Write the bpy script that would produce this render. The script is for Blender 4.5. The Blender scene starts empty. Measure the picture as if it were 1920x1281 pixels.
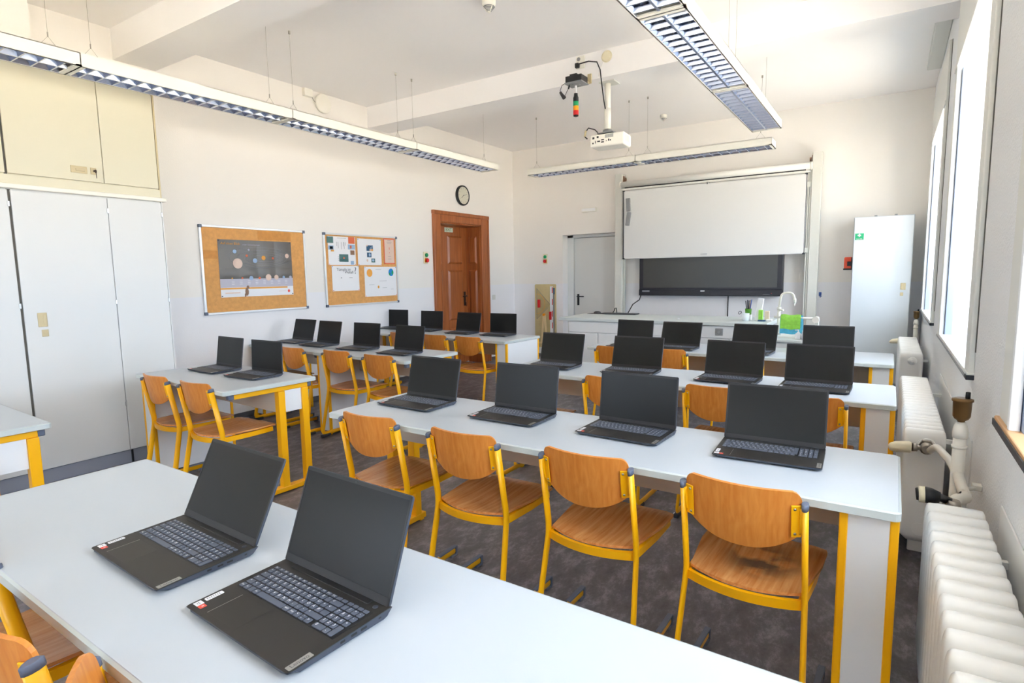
import bpy, bmesh, math, random
from mathutils import Vector, Matrix
random.seed(7)
SC = bpy.context.scene
COL = SC.collection
PI = math.pi
R = math.radians

# ------------------------------------------------------------------ camera
camd = bpy.data.cameras.new('camera')
cam = bpy.data.objects.new('camera', camd)
COL.objects.link(cam)
camd.sensor_fit = 'HORIZONTAL'
camd.sensor_width = 36.0
camd.lens = 1084.0 / 1920.0 * 36.0
camd.clip_start = 0.02
camd.clip_end = 300
YAW, PITCH, ROLL = .5792, -.1157, -.0163
_f = Vector((-math.sin(YAW) * math.cos(PITCH), math.cos(YAW) * math.cos(PITCH), math.sin(PITCH)))
_r = Vector((math.cos(YAW), math.sin(YAW), 0))
_u = _r.cross(_f)
_r2 = math.cos(ROLL) * _r + math.sin(ROLL) * _u
_u2 = -math.sin(ROLL) * _r + math.cos(ROLL) * _u
cam.matrix_world = Matrix(((_r2.x, _u2.x, -_f.x, 0), (_r2.y, _u2.y, -_f.y, 0), (_r2.z, _u2.z, -_f.z, 1.44), (0, 0, 0, 1)))
SC.camera = cam

# ------------------------------------------------------------------ world, sun, exposure
SC.view_settings.view_transform = 'Standard'
SC.view_settings.look = 'None'
SC.view_settings.gamma = 1.0
SC.view_settings.use_curve_mapping = False
SC.view_settings.exposure = 1.28
w = bpy.data.worlds.new('sky')
SC.world = w
w.use_nodes = True
wn, wl = w.node_tree.nodes, w.node_tree.links
bg = wn['Background']
bg.inputs['Color'].default_value = (.74, .86, 1.0, 1)
bg.inputs['Strength'].default_value = 5.8
sund = bpy.data.lights.new('sun', 'SUN')
sund.energy = 19.0
sund.angle = R(.6)
sund.color = (1.0, .96, .90)
sun = bpy.data.objects.new('sun', sund)
COL.objects.link(sun)
sun.rotation_euler = Vector((.05, -.42, -.90)).to_track_quat('-Z', 'Y').to_euler()   # from the far side of the building: none falls in through the windows
SC.cycles.max_bounces = 14
SC.cycles.diffuse_bounces = 8
SC.cycles.glossy_bounces = 6
SC.cycles.transparent_max_bounces = 12
SC.cycles.caustics_reflective = False
SC.cycles.caustics_refractive = False
SC.cycles.use_denoising = True
SC.cycles.sample_clamp_indirect = 8.0

WIN_Y0 = (-2.46, .46, 3.38, 6.30)      # windows along the right wall
WIN_W, WIN_Z0, WIN_Z1 = 1.70, .965, 2.80
XL, XR, YF, YB, ZC = -5.60, .33, 8.667, -3.0, 3.545
for y0 in WIN_Y0:                       # light portals: they only guide the sampling of the sky through the openings
    ad = bpy.data.lights.new('window_portal', 'AREA')
    ad.shape = 'RECTANGLE'
    ad.size = WIN_Z1 - WIN_Z0
    ad.size_y = WIN_W
    ad.cycles.is_portal = True
    ao = bpy.data.objects.new('window_portal', ad)
    COL.objects.link(ao)
    ao.location = (XR + .67, y0 + WIN_W / 2, (WIN_Z0 + WIN_Z1) / 2)
    ao.rotation_euler = (0, R(90), 0)    # faces -x, into the room

for x0, x1 in ((-5.3, -3.4), (-2.7, -.8)):
    ad = bpy.data.lights.new('window_portal', 'AREA')
    ad.shape = 'RECTANGLE'
    ad.size = x1 - x0
    ad.size_y = .885
    ad.cycles.is_portal = True
    ao = bpy.data.objects.new('window_portal', ad)
    COL.objects.link(ao)
    ao.location = ((x0 + x1) / 2, YB - .25, 1.41)
    ao.rotation_euler = (R(90), 0, 0)    # faces +y, into the room
# ------------------------------------------------------------------ materials
def lin(c):
    return tuple(((v / 255) / 12.92 if v / 255 <= .04045 else ((v / 255 + .055) / 1.055) ** 2.4) for v in c)

def mat(name, rgb, rough=.5, metal=0.0, spec=.5, bump=0.0, bscale=200.0, mott=0.0, mscale=3.0, coat=0.0):
    m = bpy.data.materials.new(name)
    m.use_nodes = True
    nt = m.node_tree
    b = nt.nodes['Principled BSDF']
    c = lin(rgb)
    b.inputs['Base Color'].default_value = (*c, 1)
    b.inputs['Roughness'].default_value = rough
    b.inputs['Metallic'].default_value = metal
    b.inputs['Specular IOR Level'].default_value = spec
    if coat:
        b.inputs['Coat Weight'].default_value = coat
        b.inputs['Coat Roughness'].default_value = .15
    if bump or mott:
        tc = nt.nodes.new('ShaderNodeTexCoord')
    if mott:
        n = nt.nodes.new('ShaderNodeTexNoise')
        n.inputs['Scale'].default_value = mscale
        n.inputs['Detail'].default_value = 6
        nt.links.new(tc.outputs['Object'], n.inputs['Vector'])
        r = nt.nodes.new('ShaderNodeValToRGB')
        r.color_ramp.elements[0].position = .3
        r.color_ramp.elements[1].position = .7
        r.color_ramp.elements[0].color = (*[v * (1 - mott) for v in c], 1)
        r.color_ramp.elements[1].color = (*[min(1, v * (1 + mott)) for v in c], 1)
        nt.links.new(n.outputs['Fac'], r.inputs['Fac'])
        nt.links.new(r.outputs['Color'], b.inputs['Base Color'])
    if bump:
        n = nt.nodes.new('ShaderNodeTexNoise')
        n.inputs['Scale'].default_value = bscale
        n.inputs['Detail'].default_value = 4
        nt.links.new(tc.outputs['Object'], n.inputs['Vector'])
        bp = nt.nodes.new('ShaderNodeBump')
        bp.inputs['Strength'].default_value = bump
        bp.inputs['Distance'].default_value = .004
        nt.links.new(n.outputs['Fac'], bp.inputs['Height'])
        nt.links.new(bp.outputs['Normal'], b.inputs['Normal'])
    return m

def wood(name, dark, light, grain=(90, 90, 3), rough=.38, stain=None, varied=False):
    m = bpy.data.materials.new(name)
    m.use_nodes = True
    nt = m.node_tree
    b = nt.nodes['Principled BSDF']
    b.inputs['Roughness'].default_value = rough
    tc = nt.nodes.new('ShaderNodeTexCoord')
    mp = nt.nodes.new('ShaderNodeMapping')
    mp.inputs['Scale'].default_value = grain
    nt.links.new(tc.outputs['Object'], mp.inputs['Vector'])
    n = nt.nodes.new('ShaderNodeTexNoise')
    n.inputs['Scale'].default_value = 1.0
    n.inputs['Detail'].default_value = 5
    n.inputs['Distortion'].default_value = .4
    nt.links.new(mp.outputs['Vector'], n.inputs['Vector'])
    r = nt.nodes.new('ShaderNodeValToRGB')
    r.color_ramp.elements[0].position = .32
    r.color_ramp.elements[1].position = .72
    r.color_ramp.elements[0].color = (*lin(dark), 1)
    r.color_ramp.elements[1].color = (*lin(light), 1)
    nt.links.new(n.outputs['Fac'], r.inputs['Fac'])
    out = r.outputs['Color']
    if varied:
        oi = nt.nodes.new('ShaderNodeObjectInfo')
        hv = nt.nodes.new('ShaderNodeHueSaturation')
        mr = nt.nodes.new('ShaderNodeMapRange')
        mr.inputs['To Min'].default_value = .86
        mr.inputs['To Max'].default_value = 1.1
        nt.links.new(oi.outputs['Random'], mr.inputs['Value'])
        nt.links.new(mr.outputs['Result'], hv.inputs['Value'])
        nt.links.new(out, hv.inputs['Color'])
        out = hv.outputs['Color']
    if stain:                                     # grey wear where people sit: its own patchy shape
        n2 = nt.nodes.new('ShaderNodeTexNoise')
        n2.inputs['Scale'].default_value = 9
        n2.inputs['Detail'].default_value = 7
        nt.links.new(tc.outputs['Object'], n2.inputs['Vector'])
        sub = nt.nodes.new('ShaderNodeVectorMath')
        sub.operation = 'SUBTRACT'
        sub.inputs[1].default_value = stain
        nt.links.new(tc.outputs['Object'], sub.inputs[0])
        ln = nt.nodes.new('ShaderNodeVectorMath')
        ln.operation = 'LENGTH'
        nt.links.new(sub.outputs['Vector'], ln.inputs[0])
        mr2 = nt.nodes.new('ShaderNodeMapRange')
        mr2.inputs['From Min'].default_value = .05
        mr2.inputs['From Max'].default_value = .15
        mr2.inputs['To Min'].default_value = .85
        mr2.inputs['To Max'].default_value = .0
        nt.links.new(ln.outputs['Value'], mr2.inputs['Value'])
        mu = nt.nodes.new('ShaderNodeMath')
        mu.operation = 'MULTIPLY'
        rr = nt.nodes.new('ShaderNodeValToRGB')
        rr.color_ramp.elements[0].position = .42
        rr.color_ramp.elements[1].position = .56
        nt.links.new(n2.outputs['Fac'], rr.inputs['Fac'])
        nt.links.new(rr.outputs['Color'], mu.inputs[0])
        nt.links.new(mr2.outputs['Result'], mu.inputs[1])
        mx = nt.nodes.new('ShaderNodeMix')
        mx.data_type = 'RGBA'
        mx.inputs['B'].default_value = (*lin((70, 62, 55)), 1)
        nt.links.new(mu.outputs['Value'], mx.inputs['Factor'])
        nt.links.new(out, mx.inputs['A'])
        out = mx.outputs['Result']
    nt.links.new(out, b.inputs['Base Color'])
    return m

def wall_mat(name, upper, lower, zsplit, bump=.12, bscale=90):
    m = bpy.data.materials.new(name)
    m.use_nodes = True
    nt = m.node_tree
    b = nt.nodes['Principled BSDF']
    b.inputs['Roughness'].default_value = .75
    g = nt.nodes.new('ShaderNodeTexCoord')
    s = nt.nodes.new('ShaderNodeSeparateXYZ')
    nt.links.new(g.outputs['Object'], s.inputs[0])
    c = nt.nodes.new('ShaderNodeMath')
    c.operation = 'GREATER_THAN'
    c.inputs[1].default_value = zsplit
    nt.links.new(s.outputs['Z'], c.inputs[0])
    mx = nt.nodes.new('ShaderNodeMix')
    mx.data_type = 'RGBA'
    mx.inputs['A'].default_value = (*lin(lower), 1)
    mx.inputs['B'].default_value = (*lin(upper), 1)
    nt.links.new(c.outputs[0], mx.inputs['Factor'])
    nt.links.new(mx.outputs['Result'], b.inputs['Base Color'])
    n = nt.nodes.new('ShaderNodeTexNoise')
    n.inputs['Scale'].default_value = bscale
    n.inputs['Detail'].default_value = 5
    nt.links.new(g.outputs['Object'], n.inputs['Vector'])
    bp = nt.nodes.new('ShaderNodeBump')
    bp.inputs['Strength'].default_value = bump
    bp.inputs['Distance'].default_value = .006
    nt.links.new(n.outputs['Fac'], bp.inputs['Height'])
    nt.links.new(bp.outputs['Normal'], b.inputs['Normal'])
    return m

def floor_mat():
    m = bpy.data.materials.new('mottled_linoleum')
    m.use_nodes = True
    nt = m.node_tree
    b = nt.nodes['Principled BSDF']
    tc = nt.nodes.new('ShaderNodeTexCoord')
    mp = nt.nodes.new('ShaderNodeMapping')
    mp.inputs['Scale'].default_value = (1, .55, 1)
    mp.inputs['Rotation'].default_value = (0, 0, R(50))
    nt.links.new(tc.outputs['Object'], mp.inputs['Vector'])
    n = nt.nodes.new('ShaderNodeTexNoise')
    n.inputs['Scale'].default_value = 11
    n.inputs['Detail'].default_value = 12
    n.inputs['Roughness'].default_value = .78
    n.inputs['Distortion'].default_value = .12
    nt.links.new(mp.outputs['Vector'], n.inputs['Vector'])
    r = nt.nodes.new('ShaderNodeValToRGB')
    e = r.color_ramp.elements
    e[0].position, e[0].color = .28, (*lin((66, 64, 68)), 1)
    e[1].position, e[1].color = .74, (*lin((164, 160, 166)), 1)
    k = e.new(.5)
    k.color = (*lin((100, 96, 102)), 1)
    nt.links.new(n.outputs['Fac'], r.inputs['Fac'])
    nt.links.new(r.outputs['Color'], b.inputs['Base Color'])
    b.inputs['Roughness'].default_value = .42
    b.inputs['Specular IOR Level'].default_value = .45
    return m

def glass_mat(name, tint=(1, 1, 1), gloss=.08):
    m = bpy.data.materials.new(name)
    m.use_nodes = True
    nt = m.node_tree
    for n in list(nt.nodes):
        nt.nodes.remove(n)
    o = nt.nodes.new('ShaderNodeOutputMaterial')
    t = nt.nodes.new('ShaderNodeBsdfTransparent')
    t.inputs['Color'].default_value = (*tint, 1)
    g = nt.nodes.new('ShaderNodeBsdfGlossy')
    g.inputs['Roughness'].default_value = .02
    x = nt.nodes.new('ShaderNodeMixShader')
    x.inputs['Fac'].default_value = gloss
    nt.links.new(t.outputs[0], x.inputs[1])
    nt.links.new(g.outputs[0], x.inputs[2])
    nt.links.new(x.outputs[0], o.inputs['Surface'])
    return m

M = {}
M['wall'] = wall_mat('white_wall_paint', (243, 239, 233), (240, 239, 241), 1.27)
M['wall_right'] = wall_mat('rough_white_plaster', (236, 238, 240), (235, 237, 239), 1.27, .8, 110)
M['ceiling'] = mat('ceiling_paint', (252, 250, 249), .85)
M['floor'] = floor_mat()
M['skirting'] = mat('grey_skirting', (92, 94, 100), .5)
M['laminate'] = mat('white_laminate', (192, 199, 207), .34, spec=.32)
M['edge'] = mat('pale_grey_edging', (192, 200, 199), .4)
M['yellow'] = mat('yellow_powder_coat', (250, 182, 4), .36)
M['panel'] = mat('white_panel', (226, 228, 231), .45)
M['cable_box'] = mat('beige_grey_panel', (205, 198, 186), .5)
M['cap'] = mat('grey_plastic_cap', (96, 104, 122), .5)
M['dark_cap'] = mat('dark_plastic', (50, 52, 58), .5)
M['back_wood'] = wood('beech_plywood_upright', (208, 124, 48), (224, 148, 68), (70, 70, 3), .36, varied=True)
M['seat_wood'] = wood('beech_plywood_seat', (204, 128, 66), (232, 170, 104), (70, 3, 70), .27, varied=True)
M['seat_stained'] = wood('beech_plywood_seat_stained', (204, 128, 66), (232, 170, 104), (70, 3, 70), .27, stain=(.02, .23, .45))
M['ply_edge'] = wood('plywood_edge', (196, 140, 84), (222, 172, 112), (4, 4, 400), .5)
M['screw'] = mat('steel_screw', (190, 190, 190), .3, 1.0)
M['laptop'] = mat('black_laptop_plastic', (40, 38, 36), .5, bump=.05, bscale=1500)
M['laptop_side'] = mat('sheen_grey_laptop_shell', (56, 62, 74), .42)  # bluish reflection along the laptop sides is painted into this grey
M['bezel'] = mat('laptop_bezel', (30, 29, 30), .5)
M['screen'] = mat('matt_screen', (30, 30, 29), .3, spec=.2)
M['key'] = mat('sky_sheen_key', (88, 94, 108), .5)  # sky reflection put into the key colour: lighter and bluer
M['print'] = mat('white_print', (240, 242, 246), .6)
M['sticker'] = mat('white_sticker', (232, 232, 236), .5)
M['red_sticker'] = mat('red_sticker', (226, 72, 54), .45)
M['silver'] = mat('silver_badge', (172, 170, 166), .35, .6)
M['black'] = mat('black_plastic', (26, 26, 28), .45)
M['pad'] = mat('touchpad', (36, 34, 32), .45)
M['chrome'] = mat('brushed_aluminium', (205, 206, 208), .28, 1.0)
M['mirror'] = mat('louvre_aluminium', (196, 205, 224), .2, 1.0)
M['lamp'] = mat('lamp_enamel', (244, 241, 230), .45)
M['screen_white'] = mat('screen_housing', (230, 229, 223), .45)
M['milky'] = mat('milky_plastic', (222, 230, 234), .3)
M['tube'] = mat('unlit_tube', (245, 245, 245), .3)
M['wire'] = mat('steel_wire', (170, 166, 156), .5, .3)
M['cream'] = mat('cream_cupboard', (223, 217, 193), .5)
M['white_cup'] = mat('white_cupboard', (224, 225, 224), .42)
M['plinth'] = mat('grey_plinth', (148, 152, 164), .5)
M['beige'] = mat('beige_plastic', (206, 190, 150), .45)
M['gap'] = mat('dark_gap', (96, 92, 84), .7)
M['cork'] = mat('cork', (222, 164, 98), .85, mott=.09, mscale=30, bump=.2, bscale=400)
M['cork_patch'] = mat('cork_patch', (208, 146, 78), .85, mott=.09, mscale=30)
M['alu'] = mat('aluminium_frame', (226, 227, 228), .35, .35)
M['paper'] = mat('white_paper', (238, 238, 240), .7)
M['door_wood'] = wood('varnished_door', (152, 84, 40), (184, 108, 58), (30, 30, 2), .3)
M['exit_green'] = mat('exit_green', (66, 130, 74), .5)
M['exit_plate'] = mat('exit_plate', (222, 236, 214), .5)
M['brass_dark'] = mat('dark_iron', (60, 46, 40), .4, .5)
M['white_door'] = mat('white_door_paint', (226, 228, 226), .45)
M['radiator'] = mat('radiator_enamel', (240, 241, 240), .3, spec=.5)
M['pipe'] = mat('painted_pipe', (234, 230, 220), .35)
M['ivory'] = mat('ivory_plastic', (232, 222, 192), .4)
M['nickel'] = mat('nickel', (170, 162, 152), .28, 1.0)
M['bronze'] = mat('aged_brass', (126, 96, 58), .4, .6)
M['casing'] = mat('window_casing', (226, 227, 222), .5)
M['win_frame'] = mat('white_window_frame', (240, 242, 244), .4)
M['rail_blue'] = mat('blue_grey_rail', (150, 164, 190), .4)
M['sill_wood'] = wood('sill_wood', (196, 150, 104), (216, 174, 128), (6, 1, 40), .5)
M['glass'] = glass_mat('window_glass', (.97, .985, 1), .05)
M['clear'] = glass_mat('clear_acrylic', (.97, .975, .96), .04)
M['ground'] = mat('pale_courtyard_gravel', (226, 209, 187), .9, mott=.1, mscale=.6)
M['wb'] = mat('whiteboard_enamel', (226, 226, 224), .28)
M['wb_post'] = mat('pale_grey_column', (216, 216, 208), .4)
M['tv_frame'] = mat('display_bezel', (28, 26, 34), .35)
M['tv'] = mat('display_glass', (62, 62, 58), .3)
M['grey'] = mat('mid_grey_plastic', (140, 142, 144), .5)
M['locker'] = mat('locker_enamel', (204, 210, 214), .4)
M['counter_top'] = mat('counter_top', (205, 212, 212), .4)
M['green'] = mat('signal_green', (0, 150, 92), .4)
M['amber'] = mat('signal_amber', (245, 160, 10), .4)
M['red'] = mat('signal_red', (214, 26, 30), .4)
M['firstaid'] = mat('first_aid_green', (16, 160, 106), .5)
M['orange_red'] = mat('orange_red_cloth', (238, 92, 62), .7)
M['ply'] = mat('pale_plywood', (208, 190, 140), .6, mott=.06, mscale=8)
M['pine'] = mat('pine_wood', (238, 214, 166), .5)
M['navy'] = mat('navy_strip', (50, 84, 122), .5)
M['lime'] = mat('lime_cloth', (150, 214, 84), .9, mott=.12, mscale=40)
M['aqua'] = mat('aqua_cloth', (90, 186, 222), .9, mott=.12, mscale=40)
M['pen_green'] = mat('pen_pot_green', (90, 160, 44), .5)
M['blue'] = mat('blue_plastic', (44, 84, 160), .4)
M['clock_face'] = mat('clock_face', (236, 230, 216), .5)
M['poster_dark'] = mat('poster_night_sky', (100, 95, 89), .3, mott=.12, mscale=4)
M['poster_grey'] = mat('poster_lilac_grey', (188, 186, 200), .45)
M['orange'] = mat('orange_print', (238, 168, 74), .6)
M['peach'] = mat('peach_print', (226, 200, 184), .6)
M['pale_blue'] = mat('pale_blue_print', (158, 186, 216), .6)
M['mid_blue'] = mat('mid_blue_print', (30, 140, 216), .6)
M['deep_blue'] = mat('deep_blue_print', (52, 92, 124), .6)
M['teal'] = mat('teal_print', (84, 124, 122), .6)
M['line'] = mat('grey_print', (150, 150, 156), .6)
M['coral'] = mat('coral_print', (230, 116, 76), .6)
M['brown'] = mat('brown_print', (150, 116, 92), .6)
M['ink'] = mat('ink', (90, 92, 98), .6)

# ------------------------------------------------------------------ mesh helpers
class MB:
    def __init__(s):
        s.v, s.f, s.sm = [], [], []
    def add(s, vs, fs, smooth=False):
        o = len(s.v)
        s.v += [tuple(p) for p in vs]
        s.f += [tuple(o + i for i in f) for f in fs]
        s.sm += [smooth] * len(fs)
        return s
    def box(s, a, b, m=None):
        x0, y0, z0 = [min(p, q) for p, q in zip(a, b)]
        x1, y1, z1 = [max(p, q) for p, q in zip(a, b)]
        vs = [(x0, y0, z0), (x1, y0, z0), (x1, y1, z0), (x0, y1, z0), (x0, y0, z1), (x1, y0, z1), (x1, y1, z1), (x0, y1, z1)]
        if m is not None:
            vs = [tuple(m @ Vector(p)) for p in vs]
        return s.add(vs, [(0, 3, 2, 1), (4, 5, 6, 7), (0, 1, 5, 4), (1, 2, 6, 5), (2, 3, 7, 6), (3, 0, 4, 7)])
    def bbox(s, a, b, r=.004, seg=2, m=None):
        """rounded box"""
        bm = bmesh.new()
        bmesh.ops.create_cube(bm, size=1)
        d = [abs(q - p) for p, q in zip(a, b)]
        c = [(p + q) / 2 for p, q in zip(a, b)]
        for v in bm.verts:
            v.co = Vector((v.co.x * d[0], v.co.y * d[1], v.co.z * d[2]))
        bmesh.ops.bevel(bm, geom=list(bm.edges), offset=min(r, min(d) * .49), segments=seg, affect='EDGES', profile=.5)
        for v in bm.verts:
            v.co += Vector(c)
            if m is not None:
                v.co = m @ v.co
        bm.verts.index_update()
        s.add([v.co[:] for v in bm.verts], [[v.index for v in f.verts] for f in bm.faces])
        bm.free()
        return s
    def prism(s, poly, z0, z1, m=None, chamfer=0):
        """poly (x, y) counter-clockwise, extruded along z"""
        n = len(poly)
        rings = [(z0, 0), (z1, 0)] if not chamfer else [(z0, chamfer), (z0 + chamfer, 0), (z1 - chamfer, 0), (z1, chamfer)]
        cx = sum(p[0] for p in poly) / n
        cy = sum(p[1] for p in poly) / n
        vs = []
        for z, ins in rings:
            for p in poly:
                if ins:
                    dx, dy = cx - p[0], cy - p[1]
                    sx = ins if dx > 0 else -ins
                    sy = ins if dy > 0 else -ins
                    vs.append((p[0] + sx, p[1] + sy, z))
                else:
                    vs.append((p[0], p[1], z))
        fs = [tuple(range(n - 1, -1, -1)), tuple(range((len(rings) - 1) * n, len(rings) * n))]
        for k in range(len(rings) - 1):
            for i in range(n):
                j = (i + 1) % n
                fs.append((k * n + i, k * n + j, (k + 1) * n + j, (k + 1) * n + i))
        if m is not None:
            vs = [tuple(m @ Vector(p)) for p in vs]
        return s.add(vs, fs)
    def tube(s, pts, r, n=10, r2=None, cap=True, up=None, smooth=True):
        """tube along points; r may be a number or list; r2 = second half-axis (flat oval), up = the direction of r2"""
        pts = [Vector(p) for p in pts]
        k = len(pts)
        rs = r if isinstance(r, (list, tuple)) else [r] * k
        vs, prev = [], None
        for i, p in enumerate(pts):
            t = (pts[min(i + 1, k - 1)] - pts[max(i - 1, 0)]).normalized()
            if up is not None:
                a = Vector(up)
                a = (a - t * a.dot(t)).normalized()
            elif prev is None:
                a = t.orthogonal().normalized()
            else:
                a = (prev - t * prev.dot(t)).normalized()
            prev = a
            b = t.cross(a).normalized()
            for q in range(n):
                an = 2 * PI * q / n
                vs.append(p + b * (math.cos(an) * rs[i]) + a * (math.sin(an) * (r2 if r2 else rs[i])))
        fs = []
        for i in range(k - 1):
            for q in range(n):
                e = (q + 1) % n
                fs.append((i * n + q, i * n + e, (i + 1) * n + e, (i + 1) * n + q))
        s.add(vs, fs, smooth)
        if cap:
            o = len(s.v) - len(vs)
            s.f += [tuple(o + q for q in range(n - 1, -1, -1)), tuple(o + (k - 1) * n + q for q in range(n))]
            s.sm += [False, False]
        return s
    def rtube(s, pts, w, h, up, cap=True):
        """rectangular section along points; h measured along up"""
        pts = [Vector(p) for p in pts]
        k = len(pts)
        vs = []
        for i, p in enumerate(pts):
            t = (pts[min(i + 1, k - 1)] - pts[max(i - 1, 0)]).normalized()
            a = Vector(up)
            a = (a - t * a.dot(t)).normalized()
            b = t.cross(a).normalized()
            for sx, sy in ((-1, -1), (1, -1), (1, 1), (-1, 1)):
                vs.append(p + b * (sx * w / 2) + a * (sy * h / 2))
        fs = [(3, 2, 1, 0), tuple((k - 1) * 4 + q for q in range(4))]
        for i in range(k - 1):
            for q in range(4):
                e = (q + 1) % 4
                fs.append((i * 4 + q, i * 4 + e, (i + 1) * 4 + e, (i + 1) * 4 + q))
        return s.add(vs, fs)
    def lathe(s, prof, n=20, m=None, smooth=True):
        """prof [(radius, z)] bottom to top about z"""
        vs = []
        for r, z in prof:
            for q in range(n):
                a = 2 * PI * q / n
                vs.append((r * math.cos(a), r * math.sin(a), z))
        k = len(prof)
        fs = []
        for i in range(k - 1):
            for q in range(n):
                e = (q + 1) % n
                fs.append((i * n + q, i * n + e, (i + 1) * n + e, (i + 1) * n + q))
        if m is not None:
            vs = [tuple(m @ Vector(p)) for p in vs]
        s.add(vs, fs, smooth)
        o = len(s.v) - len(vs)
        s.f += [tuple(o + q for q in range(n - 1, -1, -1)), tuple(o + (k - 1) * n + q for q in range(n))]
        s.sm += [False, False]
        return s
    def sheet(s, fn, nu, nv, th, smooth=True):
        """thick curved sheet; fn(u, v) -> (point, normal)"""
        top, bot = [], []
        for j in range(nv + 1):
            for i in range(nu + 1):
                p, n = fn(i / nu, j / nv)
                p, n = Vector(p), Vector(n).normalized()
                top.append(p + n * th / 2)
                bot.append(p - n * th / 2)
        N = len(top)
        W = nu + 1
        fs = []
        for j in range(nv):
            for i in range(nu):
                a = j * W + i
                fs.append((a, a + 1, a + W + 1, a + W))
                fs.append((N + a, N + a + W, N + a + W + 1, N + a + 1))
        s.add(top + bot, fs, smooth)
        loop = [i for i in range(W)] + [j * W + nu for j in range(1, nv + 1)] + [nv * W + i for i in range(nu - 1, -1, -1)] + [j * W for j in range(nv - 1, 0, -1)]
        side_v = [top[i] for i in loop] + [bot[i] for i in loop]
        L = len(loop)
        s.add(side_v, [(i, L + i, L + (i + 1) % L, (i + 1) % L) for i in range(L)], False)
        return s
    def mesh(s, name):
        me = bpy.data.meshes.new(name)
        me.from_pydata(s.v, [], s.f)
        me.polygons.foreach_set('use_smooth', s.sm)
        me.update()
        return me

def put(name, mb, m, parent=None, loc=(0, 0, 0), rot=(0, 0, 0), kind=None, label=None, cat=None, group=None):
    me = mb.mesh(name) if isinstance(mb, MB) else mb
    if m is not None and not len(me.materials):
        for q in (m if isinstance(m, (list, tuple)) else [m]):
            me.materials.append(q)
    o = bpy.data.objects.new(name, me)
    COL.objects.link(o)
    o.location = loc
    o.rotation_euler = rot
    if parent:
        o.parent = parent
    if kind:
        o['kind'] = kind
    tag(o, label, cat, group)
    return o

def tag(o, label=None, cat=None, group=None):
    if label:
        o['label'] = label
    if cat:
        o['category'] = cat
    if group:
        o['group'] = group
    return o

def thing(name, label, cat, loc=(0, 0, 0), rz=0, group=None):
    o = bpy.data.objects.new(name, None)
    COL.objects.link(o)
    o.empty_display_size = .05
    o.location = loc
    o.rotation_euler = (0, 0, rz)
    return tag(o, label, cat, group)

def kids(o):
    return [c for c in KID.get(o.name, [])]

KID = {}
def index_children():
    KID.clear()
    for o in bpy.data.objects:
        if o.parent:
            KID.setdefault(o.parent.name, []).append(o)

def dup(o, parent=None):
    c = o.copy()
    COL.objects.link(c)
    if parent:
        c.parent = parent
    for ch in kids(o):
        dup(ch, c)
    return c

def rrect(x0, y0, x1, y1, r, n=4):
    p = []
    for cx, cy, a0 in ((x1 - r, y0 + r, -PI / 2), (x1 - r, y1 - r, 0), (x0 + r, y1 - r, PI / 2), (x0 + r, y0 + r, PI)):
        for i in range(n + 1):
            a = a0 + PI / 2 * i / n
            p.append((cx + r * math.cos(a), cy + r * math.sin(a)))
    return p

def arc(c, r, a0, a1, n, ax=(0, 1, 0), az=(0, 0, 1)):
    c, ax, az = Vector(c), Vector(ax), Vector(az)
    return [c + ax * (r * math.cos(a0 + (a1 - a0) * i / n)) + az * (r * math.sin(a0 + (a1 - a0) * i / n)) for i in range(n + 1)]

def fillet(pts, r, n=5):
    pts = [Vector(p) for p in pts]
    out = [pts[0]]
    for i in range(1, len(pts) - 1):
        a, b, c = pts[i - 1], pts[i], pts[i + 1]
        d1, d2 = (a - b), (c - b)
        rr = min(r, d1.length * .49, d2.length * .49)
        p, q = b + d1.normalized() * rr, b + d2.normalized() * rr
        for k in range(n + 1):
            t = k / n
            out.append((1 - t) ** 2 * p + 2 * t * (1 - t) * b + t * t * q)
    return out + [pts[-1]]

_font_cache = {}
def text_mb(txt, size, ext=.0002, mb=None, m=None):
    """letters as flat real geometry (x right, y up, z out)"""
    key = (txt, size)
    if key not in _font_cache:
        cu = bpy.data.curves.new('lettering', 'FONT')
        cu.body = txt
        cu.size = size
        cu.align_x = 'CENTER'
        cu.align_y = 'CENTER'
        cu.resolution_u = 2
        ob = bpy.data.objects.new('lettering', cu)
        COL.objects.link(ob)
        dg = bpy.context.evaluated_depsgraph_get()
        me = bpy.data.meshes.new_from_object(ob.evaluated_get(dg))
        _font_cache[key] = ([v.co[:] for v in me.vertices], [tuple(p.vertices) for p in me.polygons])
        bpy.data.objects.remove(ob)
        bpy.data.meshes.remove(me)
        bpy.data.curves.remove(cu)
    vs, fs = _font_cache[key]
    mb = mb or MB()
    vs = [Vector(v) for v in vs]
    if m is not None:
        vs = [m @ v for v in vs]
    return mb.add(vs, fs)

def frame_m(o, x, y, z):
    """matrix from local axes (columns) and origin"""
    x, y, z = Vector(x), Vector(y), Vector(z)
    return Matrix(((x.x, y.x, z.x, o[0]), (x.y, y.y, z.y, o[1]), (x.z, y.z, z.z, o[2]), (0, 0, 0, 1)))

LW = lambda y, z, d=0: frame_m((XL + d, y, z), (0, 1, 0), (0, 0, 1), (1, 0, 0))      # on the left wall, x runs along +y
FW = lambda x, z, d=0: frame_m((x, YF - d, z), (1, 0, 0), (0, 0, 1), (0, -1, 0))      # on the front wall

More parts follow.
